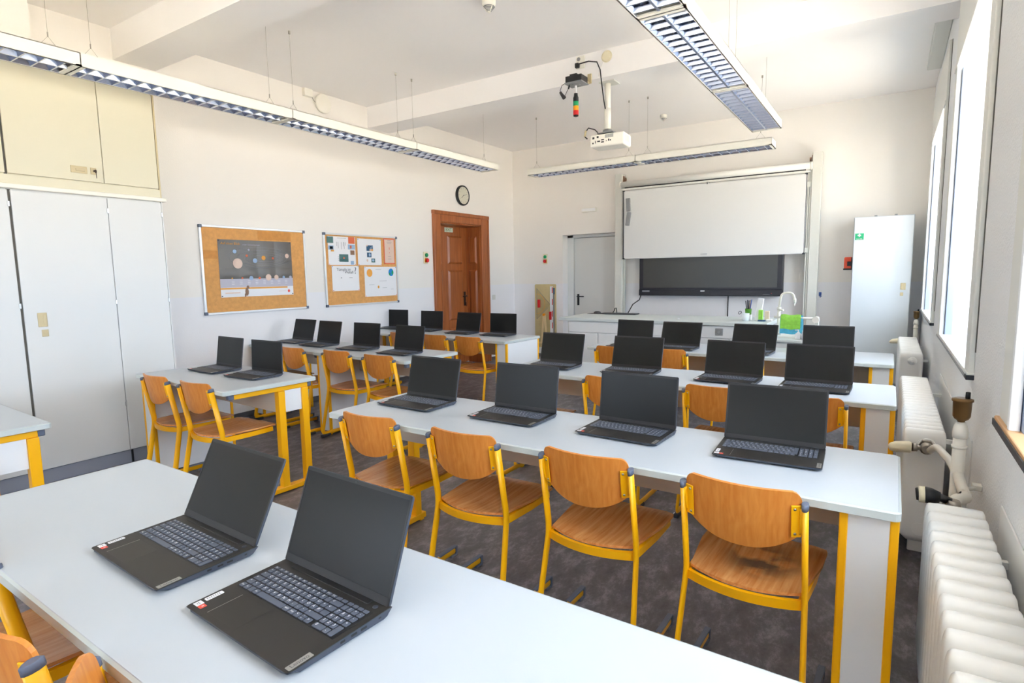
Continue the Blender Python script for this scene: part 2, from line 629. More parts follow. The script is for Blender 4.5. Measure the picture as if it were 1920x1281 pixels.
# ================================================================== the room
ST = dict(kind='structure')
put('floor', MB().box((XL - .6, YB, -.12), (XR + .5, YF + .5, 0)), M['floor'], **ST)
put('ceiling', MB().box((XL - .6, YB - .3, ZC), (XR + .5, YF + .5, ZC + .2)), M['ceiling'], **ST)
BW = ((-5.3, -3.4), (-2.7, -.8))         # two low windows behind the camera; the nearest screens mirror their light
BZ0, BZ1 = .965, 1.85
b = MB().box((XL - .6, YB - .3, 0), (XR + .5, YB, BZ0)).box((XL - .6, YB - .3, BZ1), (XR + .5, YB, ZC))
b.box((XL - .6, YB - .3, BZ0), (BW[0][0], YB, BZ1)).box((BW[0][1], YB - .3, BZ0), (BW[1][0], YB, BZ1)).box((BW[1][1], YB - .3, BZ0), (XR + .5, YB, BZ1))
put('wall_back', b, M['wall'], **ST)
for k, (x0, x1) in enumerate(BW):
    wr = put('window_%d' % (k + 5), MB().bbox((x0, YB - .2, BZ0), (x1, YB - .13, BZ0 + .06), .004).bbox((x0, YB - .2, BZ1 - .06), (x1, YB - .13, BZ1), .004).bbox((x0, YB - .2, BZ0), (x0 + .06, YB - .13, BZ1), .004)
             .bbox((x1 - .06, YB - .2, BZ0), (x1, YB - .13, BZ1), .004).bbox(((x0 + x1) / 2 - .04, YB - .2, BZ0), ((x0 + x1) / 2 + .04, YB - .13, BZ1), .004), M['win_frame'], **ST)
    put('pane', MB().box((x0 + .05, YB - .17, BZ0 + .05), ((x0 + x1) / 2 - .03, YB - .165, BZ1 - .05)), M['glass'], wr)
    put('pane', MB().box(((x0 + x1) / 2 + .03, YB - .17, BZ0 + .05), (x1 - .05, YB - .165, BZ1 - .05)), M['glass'], wr)
# left wall with the opening of the wooden door
DY0, DY1, DZ = 6.655, 7.673, 2.23
b = MB()
b.box((XL - .3, YB, 0), (XL, DY0, ZC)).box((XL - .3, DY1, 0), (XL, YF + .5, ZC)).box((XL - .3, DY0, DZ), (XL, DY1, ZC)).box((XL - .5, DY0 - .1, 0), (XL - .32, DY1 + .1, ZC))
put('wall_left', b, M['wall'], **ST)
# front wall with the recess of the white door
RX0, RX1, RZ = -4.624, -3.57, 2.075
b = MB()
b.box((XL - .3, YF, 0), (RX0, YF + .3, ZC)).box((RX1, YF, 0), (XR + .5, YF + .3, ZC)).box((RX0, YF, RZ), (RX1, YF + .3, ZC)).box((RX0 - .1, YF + .3, 0), (RX1 + .1, YF + .4, ZC))
put('wall_front', b, M['wall'], **ST)
# right wall with four window openings
b = MB()
b.box((XR, YB, 0), (XR + .72, YF, WIN_Z0)).box((XR, YB, WIN_Z1), (XR + .72, YF, ZC))
e = YB
for y0 in WIN_Y0:
    b.box((XR, e, WIN_Z0), (XR + .72, y0, WIN_Z1))
    e = y0 + WIN_W
b.box((XR, e, WIN_Z0), (XR + .72, YF, WIN_Z1))
put('wall_right', b, M['wall_right'], **ST)
put('trim_1', MB().box((XL, 2.47, 3.295), (XR, 2.81, ZC)), M['ceiling'], **ST)
put('trim_2', MB().box((XL, 5.33, 3.295), (XR, 5.69, ZC)), M['ceiling'], **ST)
put('trim_3', MB().bbox((.21, 5.69, 3.49), (XR, 7.72, ZC), .01), M['casing'], **ST)
put('trim_4', MB().box((XL, YB, 2.97), (-5.30, 1.81, ZC)), M['wall'], **ST)
put('baseboard_left', MB().box((XL, 2.5, 0), (XL + .012, 6.50, .055)).box((XL, 7.86, 0), (XL + .012, YF, .055)), M['skirting'], **ST)
put('baseboard_front', MB().box((XL, YF - .012, 0), (RX0, YF, .06)).box((-3.45, YF - .012, 0), (XR, YF, .06)), M['skirting'], **ST)
put('courtyard_ground', MB().box((-60, -60, -1.45), (90, 90, -1.4)), M['ground'], **ST)

for k, y0 in enumerate(WIN_Y0):
    y1 = y0 + WIN_W
    wroot = bpy.data.objects.new('window_%d' % (k + 1), None)
    COL.objects.link(wroot)
    wroot['kind'] = 'structure'
    wroot.location = (XR, y0 + WIN_W / 2, WIN_Z0)
    def W(name, mb, m, par=None):
        o = put(name, mb, m)
        o.parent = par or wroot
        if par is None:
            o.location = tuple(-v for v in wroot.location)
        return o
    W('casing', MB().bbox((XR - .022, y0 - .15, WIN_Z0 - .02), (XR, y0, WIN_Z1 + .02), .004), M['casing'])
    W('casing', MB().bbox((XR - .022, y1, WIN_Z0 - .02), (XR, y1 + .17, WIN_Z1 + .02), .004), M['casing'])
    W('blind_box_panel', MB().bbox((XR - .022, y0 - .15, WIN_Z1 + .005), (XR, y1 + .17, 3.29), .004).bbox((XR - .03, y0 - .15, WIN_Z1 - .02), (XR - .0, y1 + .17, WIN_Z1 + .018), .004), M['casing'])
    W('shadow_joint', MB().box((XR - .004, y0 - .162, WIN_Z0 + .1), (XR, y0 - .152, 3.29)), M['gap'])
    W('guide_rail', MB().bbox((XR - .026, y1 - .03, WIN_Z0), (XR + .0, y1, WIN_Z1 - .01), .004), M['win_frame'])
    W('guide_rail', MB().bbox((XR + .002, y1 - .06, WIN_Z0), (XR + .045, y1, WIN_Z1 - .04), .004), M['rail_blue'])
    s = W('sill', MB().bbox((XR - .034 if k == 1 else XR - .026, y0 - .155, WIN_Z0 - .020), (XR + .045, y1 + .175, WIN_Z0 + .007), .004), M['sill_wood'] if k == 1 else M['casing'])
    ew = .034 if k == 1 else .026
    W('sill_edge', MB().bbox((XR - ew - .004, y0 - .155, WIN_Z0 - .023), (XR - ew, y1 + .178, WIN_Z0 + (-.002 if k == 1 else -.010)), .001), M['dark_cap'] if k == 1 else M['grey'])
    W('sill_end_cap', MB().bbox((XR - ew - .004, y0 - .162, WIN_Z0 - .024), (XR, y0 - .155, WIN_Z0 - .002), .002).bbox((XR - ew - .004, y0 - .162, WIN_Z0 - .024), (XR - ew + .004, y0 - .10, WIN_Z0 - .004), .002), M['dark_cap'])
    fx = XR + .58
    W('inner_ledge', MB().box((XR + .04, y0, WIN_Z0 - .01), (XR + .59, y1, WIN_Z0 + .005)), M['casing'])
    f = MB()
    f.bbox((fx, y0, WIN_Z0), (fx + .07, y0 + .06, WIN_Z1), .005).bbox((fx, y1 - .06, WIN_Z0), (fx + .07, y1, WIN_Z1), .005)
    f.bbox((fx, y0, WIN_Z0), (fx + .07, y1, WIN_Z0 + .06), .005).bbox((fx, y0, WIN_Z1 - .06), (fx + .07, y1, WIN_Z1), .005)
    f.bbox((fx, (y0 + y1) / 2 - .04, WIN_Z0), (fx + .07, (y0 + y1) / 2 + .04, WIN_Z1), .005)
    fo = W('window_frame', f, M['win_frame'])
    for a, c in ((y0 + .06, (y0 + y1) / 2 - .04), ((y0 + y1) / 2 + .04, y1 - .06)):
        q = MB()
        z0, z1 = WIN_Z0 + .06, WIN_Z1 - .06
        q.bbox((fx - .012, a, z0), (fx + .04, a + .05, z1), .004).bbox((fx - .012, c - .05, z0), (fx + .04, c, z1), .004)
        q.bbox((fx - .012, a, z0), (fx + .04, c, z0 + .05), .004).bbox((fx - .012, a, z1 - .05), (fx + .04, c, z1), .004)
        sa = W('sash', q, M['win_frame'])
        W('pane', MB().box((fx + .01, a + .045, z0 + .045), (fx + .016, c - .045, z1 - .045)), M['glass'], sa)

# ------------------------------------------------------------------ wooden door
d1 = bpy.data.objects.new('door_1', None)
COL.objects.link(d1)
d1['kind'] = 'structure'
tag(d1, 'reddish brown panelled wooden door in a deep frame on the left wall')
DX = XL - .27
b = MB()
for p, q in (((XL - .02, 6.505, 0), (XL + .03, DY0, 2.382)), ((XL - .02, DY1, 0), (XL + .03, 7.862, 2.382)), ((XL - .02, DY0, DZ), (XL + .03, DY1, 2.382))):
    b.bbox(p, q, .006)
b.bbox((XL - .02, 6.49, 2.33), (XL + .045, 7.875, 2.386), .008).bbox((XL - .0, 6.495, 0), (XL + .042, 6.53, 2.33), .006).bbox((XL, 7.835, 0), (XL + .042, 7.87, 2.33), .006)
put('door_frame', b, M['door_wood'], d1)
b = MB().box((DX, DY1 - .02, 0), (XL, DY1, DZ)).box((DX, DY0, 0), (XL, DY0 + .02, DZ)).box((DX, DY0, DZ - .02), (XL, DY1, DZ))
put('reveal_lining', b, M['door_wood'], d1)
def raised(name, y0, z0, y1, z1, par, side=False):
    b = MB()
    t = .03
    if not side:
        a = [(DX + .0, y0, z0), (DX + .0, y1, z0), (DX + .0, y1, z1), (DX + .0, y0, z1)]
        c = [(DX + .022, y0 + t, z0 + t), (DX + .022, y1 - t, z0 + t), (DX + .022, y1 - t, z1 - t), (DX + .022, y0 + t, z1 - t)]
    else:                               # panels of the reveal, facing -y
        a = [(y0, DY1 - .02, z0), (y0, DY1 - .02, z1), (y1, DY1 - .02, z1), (y1, DY1 - .02, z0)]
        c = [(y0 + t, DY1 - .036, z0 + t), (y0 + t, DY1 - .036, z1 - t), (y1 - t, DY1 - .036, z1 - t), (y1 - t, DY1 - .036, z0 + t)]
    if not side:
        fs = [(4, 5, 6, 7)] + [(i, (i + 1) % 4, 4 + (i + 1) % 4, 4 + i) for i in range(4)]
    else:
        fs = [(7, 6, 5, 4)] + [(4 + i, 4 + (i + 1) % 4, (i + 1) % 4, i) for i in range(4)]
    b.add(a + c, fs)
    return put(name, b, M['door_wood'], par)
leaf = put('door_leaf', MB().box((DX - .04, DY0 + .02, .01), (DX, DY1 - .02, DZ - .02)), M['door_wood'], d1)
for y0, y1 in ((6.70, 7.02), (7.16, 7.52)):
    for z0, z1 in ((1.62, 2.06), (.72, 1.52), (.14, .60)):
        raised('door_panel', y0, z0, y1, z1, leaf)
for z0, z1 in ((1.62, 2.06), (.72, 1.52), (.14, .60)):
    raised('reveal_panel', DX + .05, z0, XL - .06, z1, d1, True)
h = put('door_handle', MB().bbox((DX, 7.545, .94), (DX + .012, 7.59, 1.17), .004).tube([(DX + .01, 7.567, 1.10), (DX + .055, 7.567, 1.10), (DX + .06, 7.55, 1.10), (DX + .06, 7.455, 1.095)], .009, 8).tube([(DX + .012, 7.567, 1.0), (DX + .03, 7.567, 1.0), (DX + .034, 7.567, .93)], .005, 6), M['brass_dark'], d1)
ex = put('exit_sign', MB().box((DX, 7.10, 2.115), (DX + .006, 7.30, 2.185)), M['exit_plate'], label='small pale green sign reading EXIT at the top of the wooden door', cat='sign')
put('lettering', text_mb('EXIT', .074, m=frame_m((DX + .0066, 7.20, 2.150), (0, 1, 0), (0, 0, 1), (1, 0, 0))), M['exit_green'], ex)

# ------------------------------------------------------------------ white door on the front wall
d2 = bpy.data.objects.new('door_2', None)
COL.objects.link(d2)
d2['kind'] = 'structure'
tag(d2, 'plain white flush door in a recess left of the whiteboard')
yb = YF + .20
put('door_frame', MB().bbox((RX0, yb - .03, 0), (-4.51, yb + .06, RZ), .004).bbox((RX0, yb - .03, 2.03), (RX1, yb + .06, RZ), .004).bbox((-3.62, yb - .03, 0), (RX1, yb + .06, RZ), .004), M['white_door'], d2)
put('door_leaf', MB().bbox((-4.505, yb, .01), (-3.625, yb + .045, 2.025), .004), M['white_door'], d2)
put('door_handle', MB().bbox((-4.455, yb - .012, .90), (-4.415, yb, 1.09), .005).tube([(-4.435, yb - .01, 1.05), (-4.435, yb - .05, 1.05), (-4.42, yb - .056, 1.05), (-4.31, yb - .056, 1.05)], .010, 8), M['black'], d2)

# ------------------------------------------------------------------ built-in cupboards on the left
CX = -5.0
c = thing('built_in_cupboard', 'tall white lower cupboard with flush doors along the left wall', 'cupboard', (CX - .3, 1.0, 0), group=None)
def C(name, mb, m, par=None):
    o = put(name, mb, m)
    o.parent = par or c
    if par is None:
        o.location = (-(CX - .3), -1.0, 0)
    return o
C('carcass', MB().box((XL + .004, -1.9, .10), (CX - .02, 2.47, 2.07)).box((CX - .02, 2.468, .10), (CX + .002, 2.475, 2.07)), M['white_cup'])
C('plinth', MB().box((XL + .004, -1.9, 0), (CX - .012, 2.455, .10)), M['plinth'])
C('plinth_joint', MB().box((CX - .013, 2.085, 0), (CX - .009, 2.10, .10)), M['black'])
C('worktop_ledge', MB().bbox((XL + .004, -1.9, 2.07), (CX + .03, 2.50, 2.10), .005), M['lamp'])
ys = [-1.88, -1.30, -.72, -.14, .30, .895, 1.485, 2.078, 2.468]
for i in range(len(ys) - 1):
    gapw = .012 if i in (5, 6) else .004
    a, e2 = ys[i] + (.014 if i == 6 else .002), ys[i + 1] - (.002)
    dr = C('door' if i < 7 else 'side_panel', MB().bbox((CX - .019, a, .105), (CX, e2, 2.062), .003), M['white_cup'])
    if i in (6, 3, 4):
        hy = a + .10
        hd = C('recessed_handle', MB().bbox((CX, hy - .028, 1.125), (CX + .006, hy + .028, 1.225), .003).bbox((CX + .004, hy + .004, 1.14), (CX + .009, hy + .022, 1.21), .002), M['beige'], dr)
        C('lock_plate', MB().bbox((CX, hy - .012, 1.055), (CX + .005, hy + .028, 1.105), .003).lathe([(.007, 0), (.007, .008)], 10, frame_m((CX, hy + .008, 1.08), (0, 1, 0), (0, 0, 1), (1, 0, 0))), M['beige'], dr)
    for zz in (.46, 1.26, 1.95):
        if i >= 5:
            C('hinge', MB().bbox((CX - .002, e2 - .006, zz), (CX + .006, e2 + .006, zz + .035), .002), M['chrome'], dr)
C('joint', MB().box((CX - .018, 1.481, .10), (CX - .012, 1.503, 2.066)), M['gap'])
u = thing('overhead_cupboard', 'cream upper cupboard with key in its lock above the white one', 'cupboard', (CX - .3, 1.0, 2.10))
c, keep = u, c
def U(name, mb, m, par=None):
    o = put(name, mb, m)
    o.parent = par or u
    if par is None:
        o.location = (-(CX - .3), -1.0, -2.10)
    return o
U('carcass', MB().box((XL + .004, -1.9, 2.101), (CX - .02, 2.465, 2.96)), M['cream'])
U('frame_board', MB().bbox((CX - .019, -1.9, 2.102), (CX - .001, 2.468, 2.165), .002), M['cream'])
ys2 = [-1.88, -1.30, -.72, -.14, .30, .895, 1.485, 2.072, 2.462]
for i in range(len(ys2) - 1):
    a, e2 = ys2[i] + (.012 if i == 6 else .002), ys2[i + 1] - .002
    dr = U('door' if i < 7 else 'side_panel', MB().bbox((CX - .019, a, 2.172), (CX, e2, 2.955), .003), M['cream'])
    if i == 6:
        U('recessed_handle', MB().bbox((CX, 1.86, 2.225), (CX + .006, 1.965, 2.275), .004).bbox((CX + .004, 1.89, 2.238), (CX + .010, 1.95, 2.258), .003), M['beige'], dr)
        U('lock_plate', MB().bbox((CX, 1.985, 2.225), (CX + .005, 2.025, 2.275), .003).lathe([(.008, 0), (.008, .008)], 10, frame_m((CX, 2.005, 2.25), (0, 1, 0), (0, 0, 1), (1, 0, 0))), M['beige'], dr)
        U('key', MB().bbox((CX + .006, 2.002, 2.243), (CX + .035, 2.008, 2.257), .002).lathe([(.013, -.0015), (.013, .0015)], 12, frame_m((CX + .04, 2.005, 2.245), (1, 0, 0), (0, 0, 1), (0, 1, 0))).tube([(CX + .042, 2.005, 2.235), (CX + .04, 2.007, 2.195)], .002, 6), M['brass_dark'], dr)
U('joint', MB().box((CX - .018, 1.481, 2.165), (CX - .012, 1.497, 2.955)), M['gap'])
U('edge_strip', MB().box((CX - .03, 2.465, 2.10), (CX - .004, 2.478, 2.955)), M['beige'])

# ------------------------------------------------------------------ louvre lamps
LW_, LH = .262, .082
MOD = 1.535
def louvre_lamp(label, n_mod, loc, rz, wires):
    """runs along local +x from 0; z = 0 is the lower edge"""
    t = thing('louvre_lamp', label, 'lamp', loc, rz, 'suspended louvre lamps')
    hw = LW_ / 2
    Ltot = n_mod * MOD
    for k in range(n_mod):
        x0, x1 = k * MOD + (.0004 if k else 0), (k + 1) * MOD - .0004
        hb = MB()
        for s in (-1, 1):
            hb.box((x0, s * hw, 0), (x1, s * (hw - .006), LH)).box((x0, s * hw, 0), (x1, s * (hw - .010), .003))
        hb.box((x0, -hw, LH - .004), (x1, hw, LH))
        hb.box((x0, -hw, 0), (x0 + .03, hw, .010)).box((x1 - .03, -hw, 0), (x1, hw, .010))
        hb.box((x0, -hw, .0), (x0 + .004, hw, LH)).box((x1 - .004, -hw, .0), (x1, hw, LH))
        ho = put('housing', hb, M['lamp'], t)
        rb = MB()                                    # long reflectors either side and the ridge between the tubes
        for s in (-1, 1):
            rb.add([(x0 + .03, s * (hw - .011), .002), (x1 - .03, s * (hw - .011), .002), (x1 - .03, s * (hw - .032), .05), (x0 + .03, s * (hw - .032), .05)], [(0, 1, 2, 3)])
        rb.add([(x0 + .03, -.007, .002), (x1 - .03, -.007, .002), (x1 - .03, .007, .002), (x0 + .03, .007, .002), (x0 + .03, -.022, .05), (x1 - .03, -.022, .05), (x1 - .03, .022, .05), (x0 + .03, .022, .05)],
               [(0, 3, 2, 1), (0, 1, 5, 4), (2, 3, 7, 6)])
        rb.box((x0 + .03, -hw + .02, .072), (x1 - .03, hw - .02, .074))
        put('reflector', rb, M['mirror'], t)
        for s in (-1, 1):
            put('fluorescent_tube', MB().tube([(x0 + .04, s * .062, .058), (x1 - .04, s * .062, .058)], .008, 10), M['tube'], t)
    blade = MB()
    for s in (-1, 1):
        ya, yb2 = s * .006, s * (hw - .0105)
        za, zb = s * .020, s * (hw - .031)
        blade.add([(-.004, ya, .001), (.004, ya, .001), (.004, yb2, .001), (-.004, yb2, .001), (-.0015, za, .042), (.0015, za, .042), (.0015, zb, .042), (-.0015, zb, .042),
                   (-.011, (za + ya) / 2, .024), (.011, (za + ya) / 2, .024), (.011, (zb + yb2) / 2, .024), (-.011, (zb + yb2) / 2, .024)],
                  [(0, 3, 2, 1), (0, 1, 9, 8), (2, 3, 11, 10), (1, 2, 10, 9), (3, 0, 8, 11), (8, 9, 5, 4), (10, 11, 7, 6), (9, 10, 6, 5), (11, 8, 4, 7)])
    me = blade.mesh('louvre_blade')
    me.materials.append(M['mirror'])
    for k in range(n_mod):
        nb = 15
        for i in range(nb):
            x = k * MOD + .03 + (MOD - .06) * (i + .5) / nb
            o = bpy.data.objects.new('louvre_blade', me)
            COL.objects.link(o)
            o.parent = t
            o.location = (x, 0, 0)
    for x in wires:
        wb = MB()
        dz = ZC - loc[2] - .0005
        wb.tube([(x, 0, LH + .10), (x, 0, dz - .01)], .0012, 5).tube([(x, 0, LH + .085), (x, 0, LH + .115)], .004, 6)
        wb.tube([(x - .07, 0, LH), (x, 0, LH + .09), (x + .07, 0, LH)], .0014, 5)
        wb.lathe([(.009, dz - .025), (.009, dz)], 8, Matrix.Translation((x, 0, 0)))
        put('suspension_wire', wb, M['wire'], t)
    return t
LZ = 2.773
louvre_lamp('long cream louvre lamp hanging along the left wall above the pinboards', 5, (-4.43, 6.32 - 5 * MOD, LZ), R(90), [.15, 1.42, 1.65, 2.955, 3.185, 4.485, 4.715, 5.995, 6.235, 7.545])
louvre_lamp('wide looking louvre lamp running overhead along the window side', 5, (-1.07, 6.17 - 5 * MOD, LZ), R(90), [.15, 1.42, 1.65, 2.95, 3.18, 4.51, 4.74, 6.075, 6.305, 7.555])
louvre_lamp('short louvre lamp hanging across the room before the whiteboard', 2, (-4.21, 7.02, LZ), 0, [.07, 1.40, 1.64, 2.93])

# ================================================================== tables
TH = .76
def table(label, x0, y0, rz, wd, dp, left, right):
    """origin at the front left corner; left / right: 'T' trestle leg, 'box' panelled leg"""
    t = thing('classroom_table', label, 'table', (x0, y0, 0), R(rz), 'white classroom tables')
    ins = .006
    put('tabletop', MB().prism(rrect(ins, ins, wd - ins, dp - ins, .014), TH - .028, TH, chamfer=.0015), M['laminate'], t)
    o, i = rrect(0, 0, wd, dp, .018, 5), rrect(ins, ins, wd - ins, dp - ins, .014, 5)
    n = len(o)
    e = MB()
    zs = [(i, TH - .0005), (o, TH - .004), (o, TH - .026), (i, TH - .029)]
    e.add([(p[0], p[1], z) for ring, z in zs for p in ring], [(k * n + a, (k + 1) * n + a, (k + 1) * n + (a + 1) % n, k * n + (a + 1) % n) for k in range(3) for a in range(n)])
    put('edge_band', e, M['edge'], t)
    p1, p2 = dp * .615, dp * .885
    xa, xb = .06, wd - .06
    for side, kind in ((0, left), (1, right)):
        if kind == 'T':
            xc = .07 if side == 0 else wd - .055
            put('top_rail', MB().bbox((xc - .017, .085, TH - .066), (xc + .017, dp - .05, TH - .030), .003), M['yellow'], t)
            for a, c2 in ((.05, .086), (dp - .051, dp - .02)):
                put('rail_cap', MB().bbox((xc - .018, a, TH - .067), (xc + .018, c2, TH - .030), .006), M['cap'], t)
            for yy in (p1, p2):
                put('leg', MB().bbox((xc - .025, yy - .024, .035), (xc + .025, yy + .024, TH - .066), .004), M['yellow'], t)
            put('foot', MB().bbox((xc - .027, .12, .008), (xc + .027, dp - .012, .042), .004).box((xc - .025, .15, 0), (xc + .025, .19, .01)).box((xc - .025, dp - .06, 0), (xc + .025, dp - .03, .01)), M['yellow'], t)
            put('end_panel', MB().bbox((xc - .006, p1 + .024, .545), (xc + .012 if side else xc + .006, p2 - .024, TH - .067), .002), M['panel'], t)
            if side == 0:
                xa = xc
            else:
                xb = xc
        elif kind == 'box':
            a, b2 = (.012, .165) if side == 0 else (wd - .152, wd - .002)
            pw = .023
            for xx in (a, b2 - pw):
                for yy in (.030, dp - .030 - pw):
                    put('leg', MB().bbox((xx, yy, .012), (xx + pw, yy + pw, TH - .029), .004).box((xx + .003, yy + .003, 0), (xx + pw - .003, yy + pw - .003, .014)), M['yellow'], t)
            put('front_panel', MB().box((a + pw, .034, .03), (b2 - pw, .042, TH - .030)), M['panel'], t)
            put('back_panel', MB().box((a + pw, dp - .042, .03), (b2 - pw, dp - .034, TH - .030)), M['panel'], t)
            put('side_panel', MB().box((b2 - .010, .054, .03), (b2 - .003, dp - .054, TH - .030)).box((a + .003, .054, .03), (a + .010, dp - .054, TH - .030)), M['panel'], t)
            if side == 0:
                xa = b2
            else:
                xb = a
    put('cable_duct', MB().bbox((xa, p1 - .01, .545), (xb, p1 + .006, TH - .040), .002).bbox((xa, p1 + .006, .545), (xb, p2, .553), .002).bbox((xa, p2 - .008, .545), (xb, p2, TH - .040), .002), M['cable_box'], t)
    return t
table('long white table nearest the camera with two laptops', -2.372, .425, -.8, 2.42, .612, 'T', 'box')
table('long white table with four laptops behind the nearest one', -2.360, 1.888, -.3, 2.418, .612, 'T', 'box')
table('long white table third from the front on the window side', -2.345, 3.395, 0, 2.40, .60, 'T', 'box')
table('long white table on the window side closest to the counter', -2.345, 4.855, 0, 2.395, .66, 'T', 'box')
table('empty white table end cut off at the left edge by the cupboard', -4.62, .50, -2, 1.21, .62, 'box', 'T')
table('white two seat table beside the white cupboard with two laptops', -4.60, 1.985, -3.2, 1.262, .655, 'box', 'T')
table('white table under the second pinboard with yellow trestle end', -4.412, 3.402, -1.5, 1.185, .66, 'box', 'T')
table('white table against the left wall under the gap of the pinboards', -5.575, 3.505, -4, 1.15, .65, 'box', 'T')
table('long white table before the wooden door with four laptops', -5.575, 4.965, -2.8, 2.32, .66, 'T', 'box')

# ================================================================== chairs
def chair_proto(label):
    t = thing('school_chair', label, 'chair', (0, 0, 0), 0, 'yellow framed school chairs')
    for s in (-1, 1):
        pts = fillet([(s * .1785, 0, .757), (s * .180, .055, .452), (s * .198, -.030, .030), (s * .199, .365, .028)], .045, 6)
        put('leg', MB().tube(pts, .0180, 10, r2=.0088, up=(1, 0, 0)), M['yellow'], t)
        put('post_cap', MB().tube([(s * .1785, .0015, .752), (s * .1785, -.001, .768), (s * .1785, -.0015, .771)], [.0195, .0195, .014], 10, r2=.0098, up=(1, 0, 0)), M['cap'], t)
        put('skid_cap', MB().bbox((s * .199 - .0115, .24, .043), (s * .199 + .0115, .382, .051), .003).bbox((s * .199 - .0115, .366, .006), (s * .199 + .0115, .384, .05), .004).bbox((s * .199 - .011, .33, 0), (s * .199 + .011, .38, .012), .003), M['cap'], t)
        g = put('glide', MB().bbox((s * .198 - .016, -.044, 0), (s * .198 + .016, .055, .026), .008), M['dark_cap'], t)
        put('glide_rivet', MB().lathe([(.010, 0), (.010, .004)], 10, frame_m((s * .198 + s * .0155, -.018, .016), (0, 1, 0), (0, 0, 1), (s, 0, 0))), M['print'], g)
    f = MB()
    for s in (-1, 1):
        f.rtube([(s * .172, .055, .434), (s * .178, .25, .430), (s * .176, .405, .430)], .018, .030, (0, 0, 1))
    f.rtube([(-.170 + .340 * i / 14, .052 - .042 * (1 - (2 * i / 14 - 1) ** 2), .432) for i in range(15)], .014, .030, (0, 0, 1))
    f.rtube([(-.172, .395, .428), (.172, .395, .428)], .018, .022, (0, 0, 1))
    put('seat_frame', f, M['yellow'], t)
    put('seat_buffer', MB().bbox((-.165, .33, .405), (-.145, .385, .418), .003).bbox((.145, .33, .405), (.165, .385, .418), .003), M['dark_cap'], t)
    def seat(u, v):
        s = 2 * u - 1
        yr = .060 - .045 * (1 - s * s)
        yf = .455 - .008 * s * s
        hw = .168 + .030 * min(1, v * 1.8)
        if v > .86:
            q = (v - .86) / .14
            hw -= .045 * (1 - math.sqrt(max(0, 1 - q * q)))
        y = yr + (yf - yr) * v
        z = .456 - .010 * math.sin(PI * min(1, v * 1.25)) * (1 - s * s) - (.012 * ((v - .8) / .2) ** 2 if v > .8 else 0) + .004 * s * s
        return (s * hw, y, z), (0, 0, 1)
    put('seat', MB().sheet(seat, 12, 14, .010), M['seat_wood'], t)
    def back(u, v):
        s = math.sin((u - .5) * PI)
        x = s * .168
        zt = .803
        a = abs(s)
        if a > .84:
            zt -= .034 * (1 - math.sqrt(max(0, 1 - ((a - .84) / .16) ** 2)))
        zb = .668 - .066 * (1 - a ** 2.4)
        if a > .9:
            zb += .022 * (1 - math.sqrt(max(0, 1 - ((a - .9) / .1) ** 2)))
        z = zb + (zt - zb) * v
        y = .055 * (.765 - z) / .31 + .010 - .040 * (1 - s * s)
        return (x, y, z), (-.04 * 2 * s / .166, 1, .17)
    put('backrest', MB().sheet(back, 24, 8, .010), M['back_wood'], t)
    for s in (-1, 1):
        (px_, py_, pz_), nn = back(.5 + s * .365, .55)
        nn = Vector(nn).normalized()
        zax = Vector((0, -.17, 1)).normalized()
        xax = zax.cross(-nn).normalized()
        zax = (-nn).cross(xax).normalized()
        m = frame_m((px_, py_, .712), xax, zax, -nn)
        br = put('bracket', MB().bbox((-.014, -.052, .005), (.014, .052, .0095), .002, m=m).tube([m @ Vector((s * .008, .0, .008)), (s * .176, .010, .712)], .010, 8, r2=.045, up=(0, -.17, 1)), M['yellow'], t)
        for zz in (-.040, .040):
            put('screw', MB().lathe([(.0045, 0), (.004, .0025), (.001, .003)], 8, m @ Matrix.Translation((-s * .004, zz, .009))), M['screw'], br)
    return t
CH = [  # x, y of the post caps, turn, label
    (-.352, 1.802, -2.5, 'school chair nearest the radiators, with dark stains on its seat, at the four laptop table'),
    (-.893, 1.826, -1, 'second school chair from the window side at the table with four large laptops'),
    (-1.452, 1.828, 0, 'third school chair from the window side at the table with four large laptops'),
    (-2.012, 1.838, 1.5, 'school chair at the aisle end of the table with four large laptops'),
    (-.331, 3.24, -1, 'school chair half hidden by the rightmost large laptop, third table window side'),
    (-.79, 3.275, -1, 'school chair with backrest seen between the two rightmost large laptops'),
    (-1.423, 3.27, 0, 'school chair with backrest showing left of the second large laptop from the right'),
    (-2.05, 3.25, 0, 'school chair whose seat just shows right of the second large laptop from the aisle'),
    (-.963, 4.67, 0, 'school chair hidden behind laptops, right one at the table before the counter'),
    (-1.545, 4.70, 1, 'school chair with pale backrest, middle one at the table before the counter'),
    (-1.994, 4.67, 0, 'school chair at the aisle end of the table before the counter'),
    (-3.63, 1.90, 1, 'school chair nearer the aisle at the two seat table by the cupboard'),
    (-4.15, 1.91, -2, 'school chair nearer the cupboard at the two seat table'),
    (-3.49, 3.325, 0, 'school chair next to the aisle at the table under the second pinboard'),
    (-4.045, 3.36, 0, 'school chair left of the aisle one at the table under the second pinboard'),
    (-4.61, 3.33, -2, 'school chair right of the two wall side laptops, at the table under the pinboards'),
    (-5.16, 3.41, -3, 'school chair nearly hidden at the table against the left wall'),
    (-3.665, 4.76, -1, 'school chair by the white box leg of the table before the wooden door'),
    (-4.13, 4.77, -1, 'middle school chair at the table before the wooden door'),
    (-4.66, 4.80, -2, 'leftmost school chair at the table before the wooden door, mostly hidden'),
    (-1.425, .335, -2, 'cut off school chair in the lower left corner, its backrest facing the camera'),
    (-.990, .330, -17, 'school chair in the lower left corner with its backrest seen edge on'),
    (-1.935, .412, 0, 'school chair at the left frame edge with only its yellow post in view'),
]
proto = chair_proto(CH[0][3])
index_children()
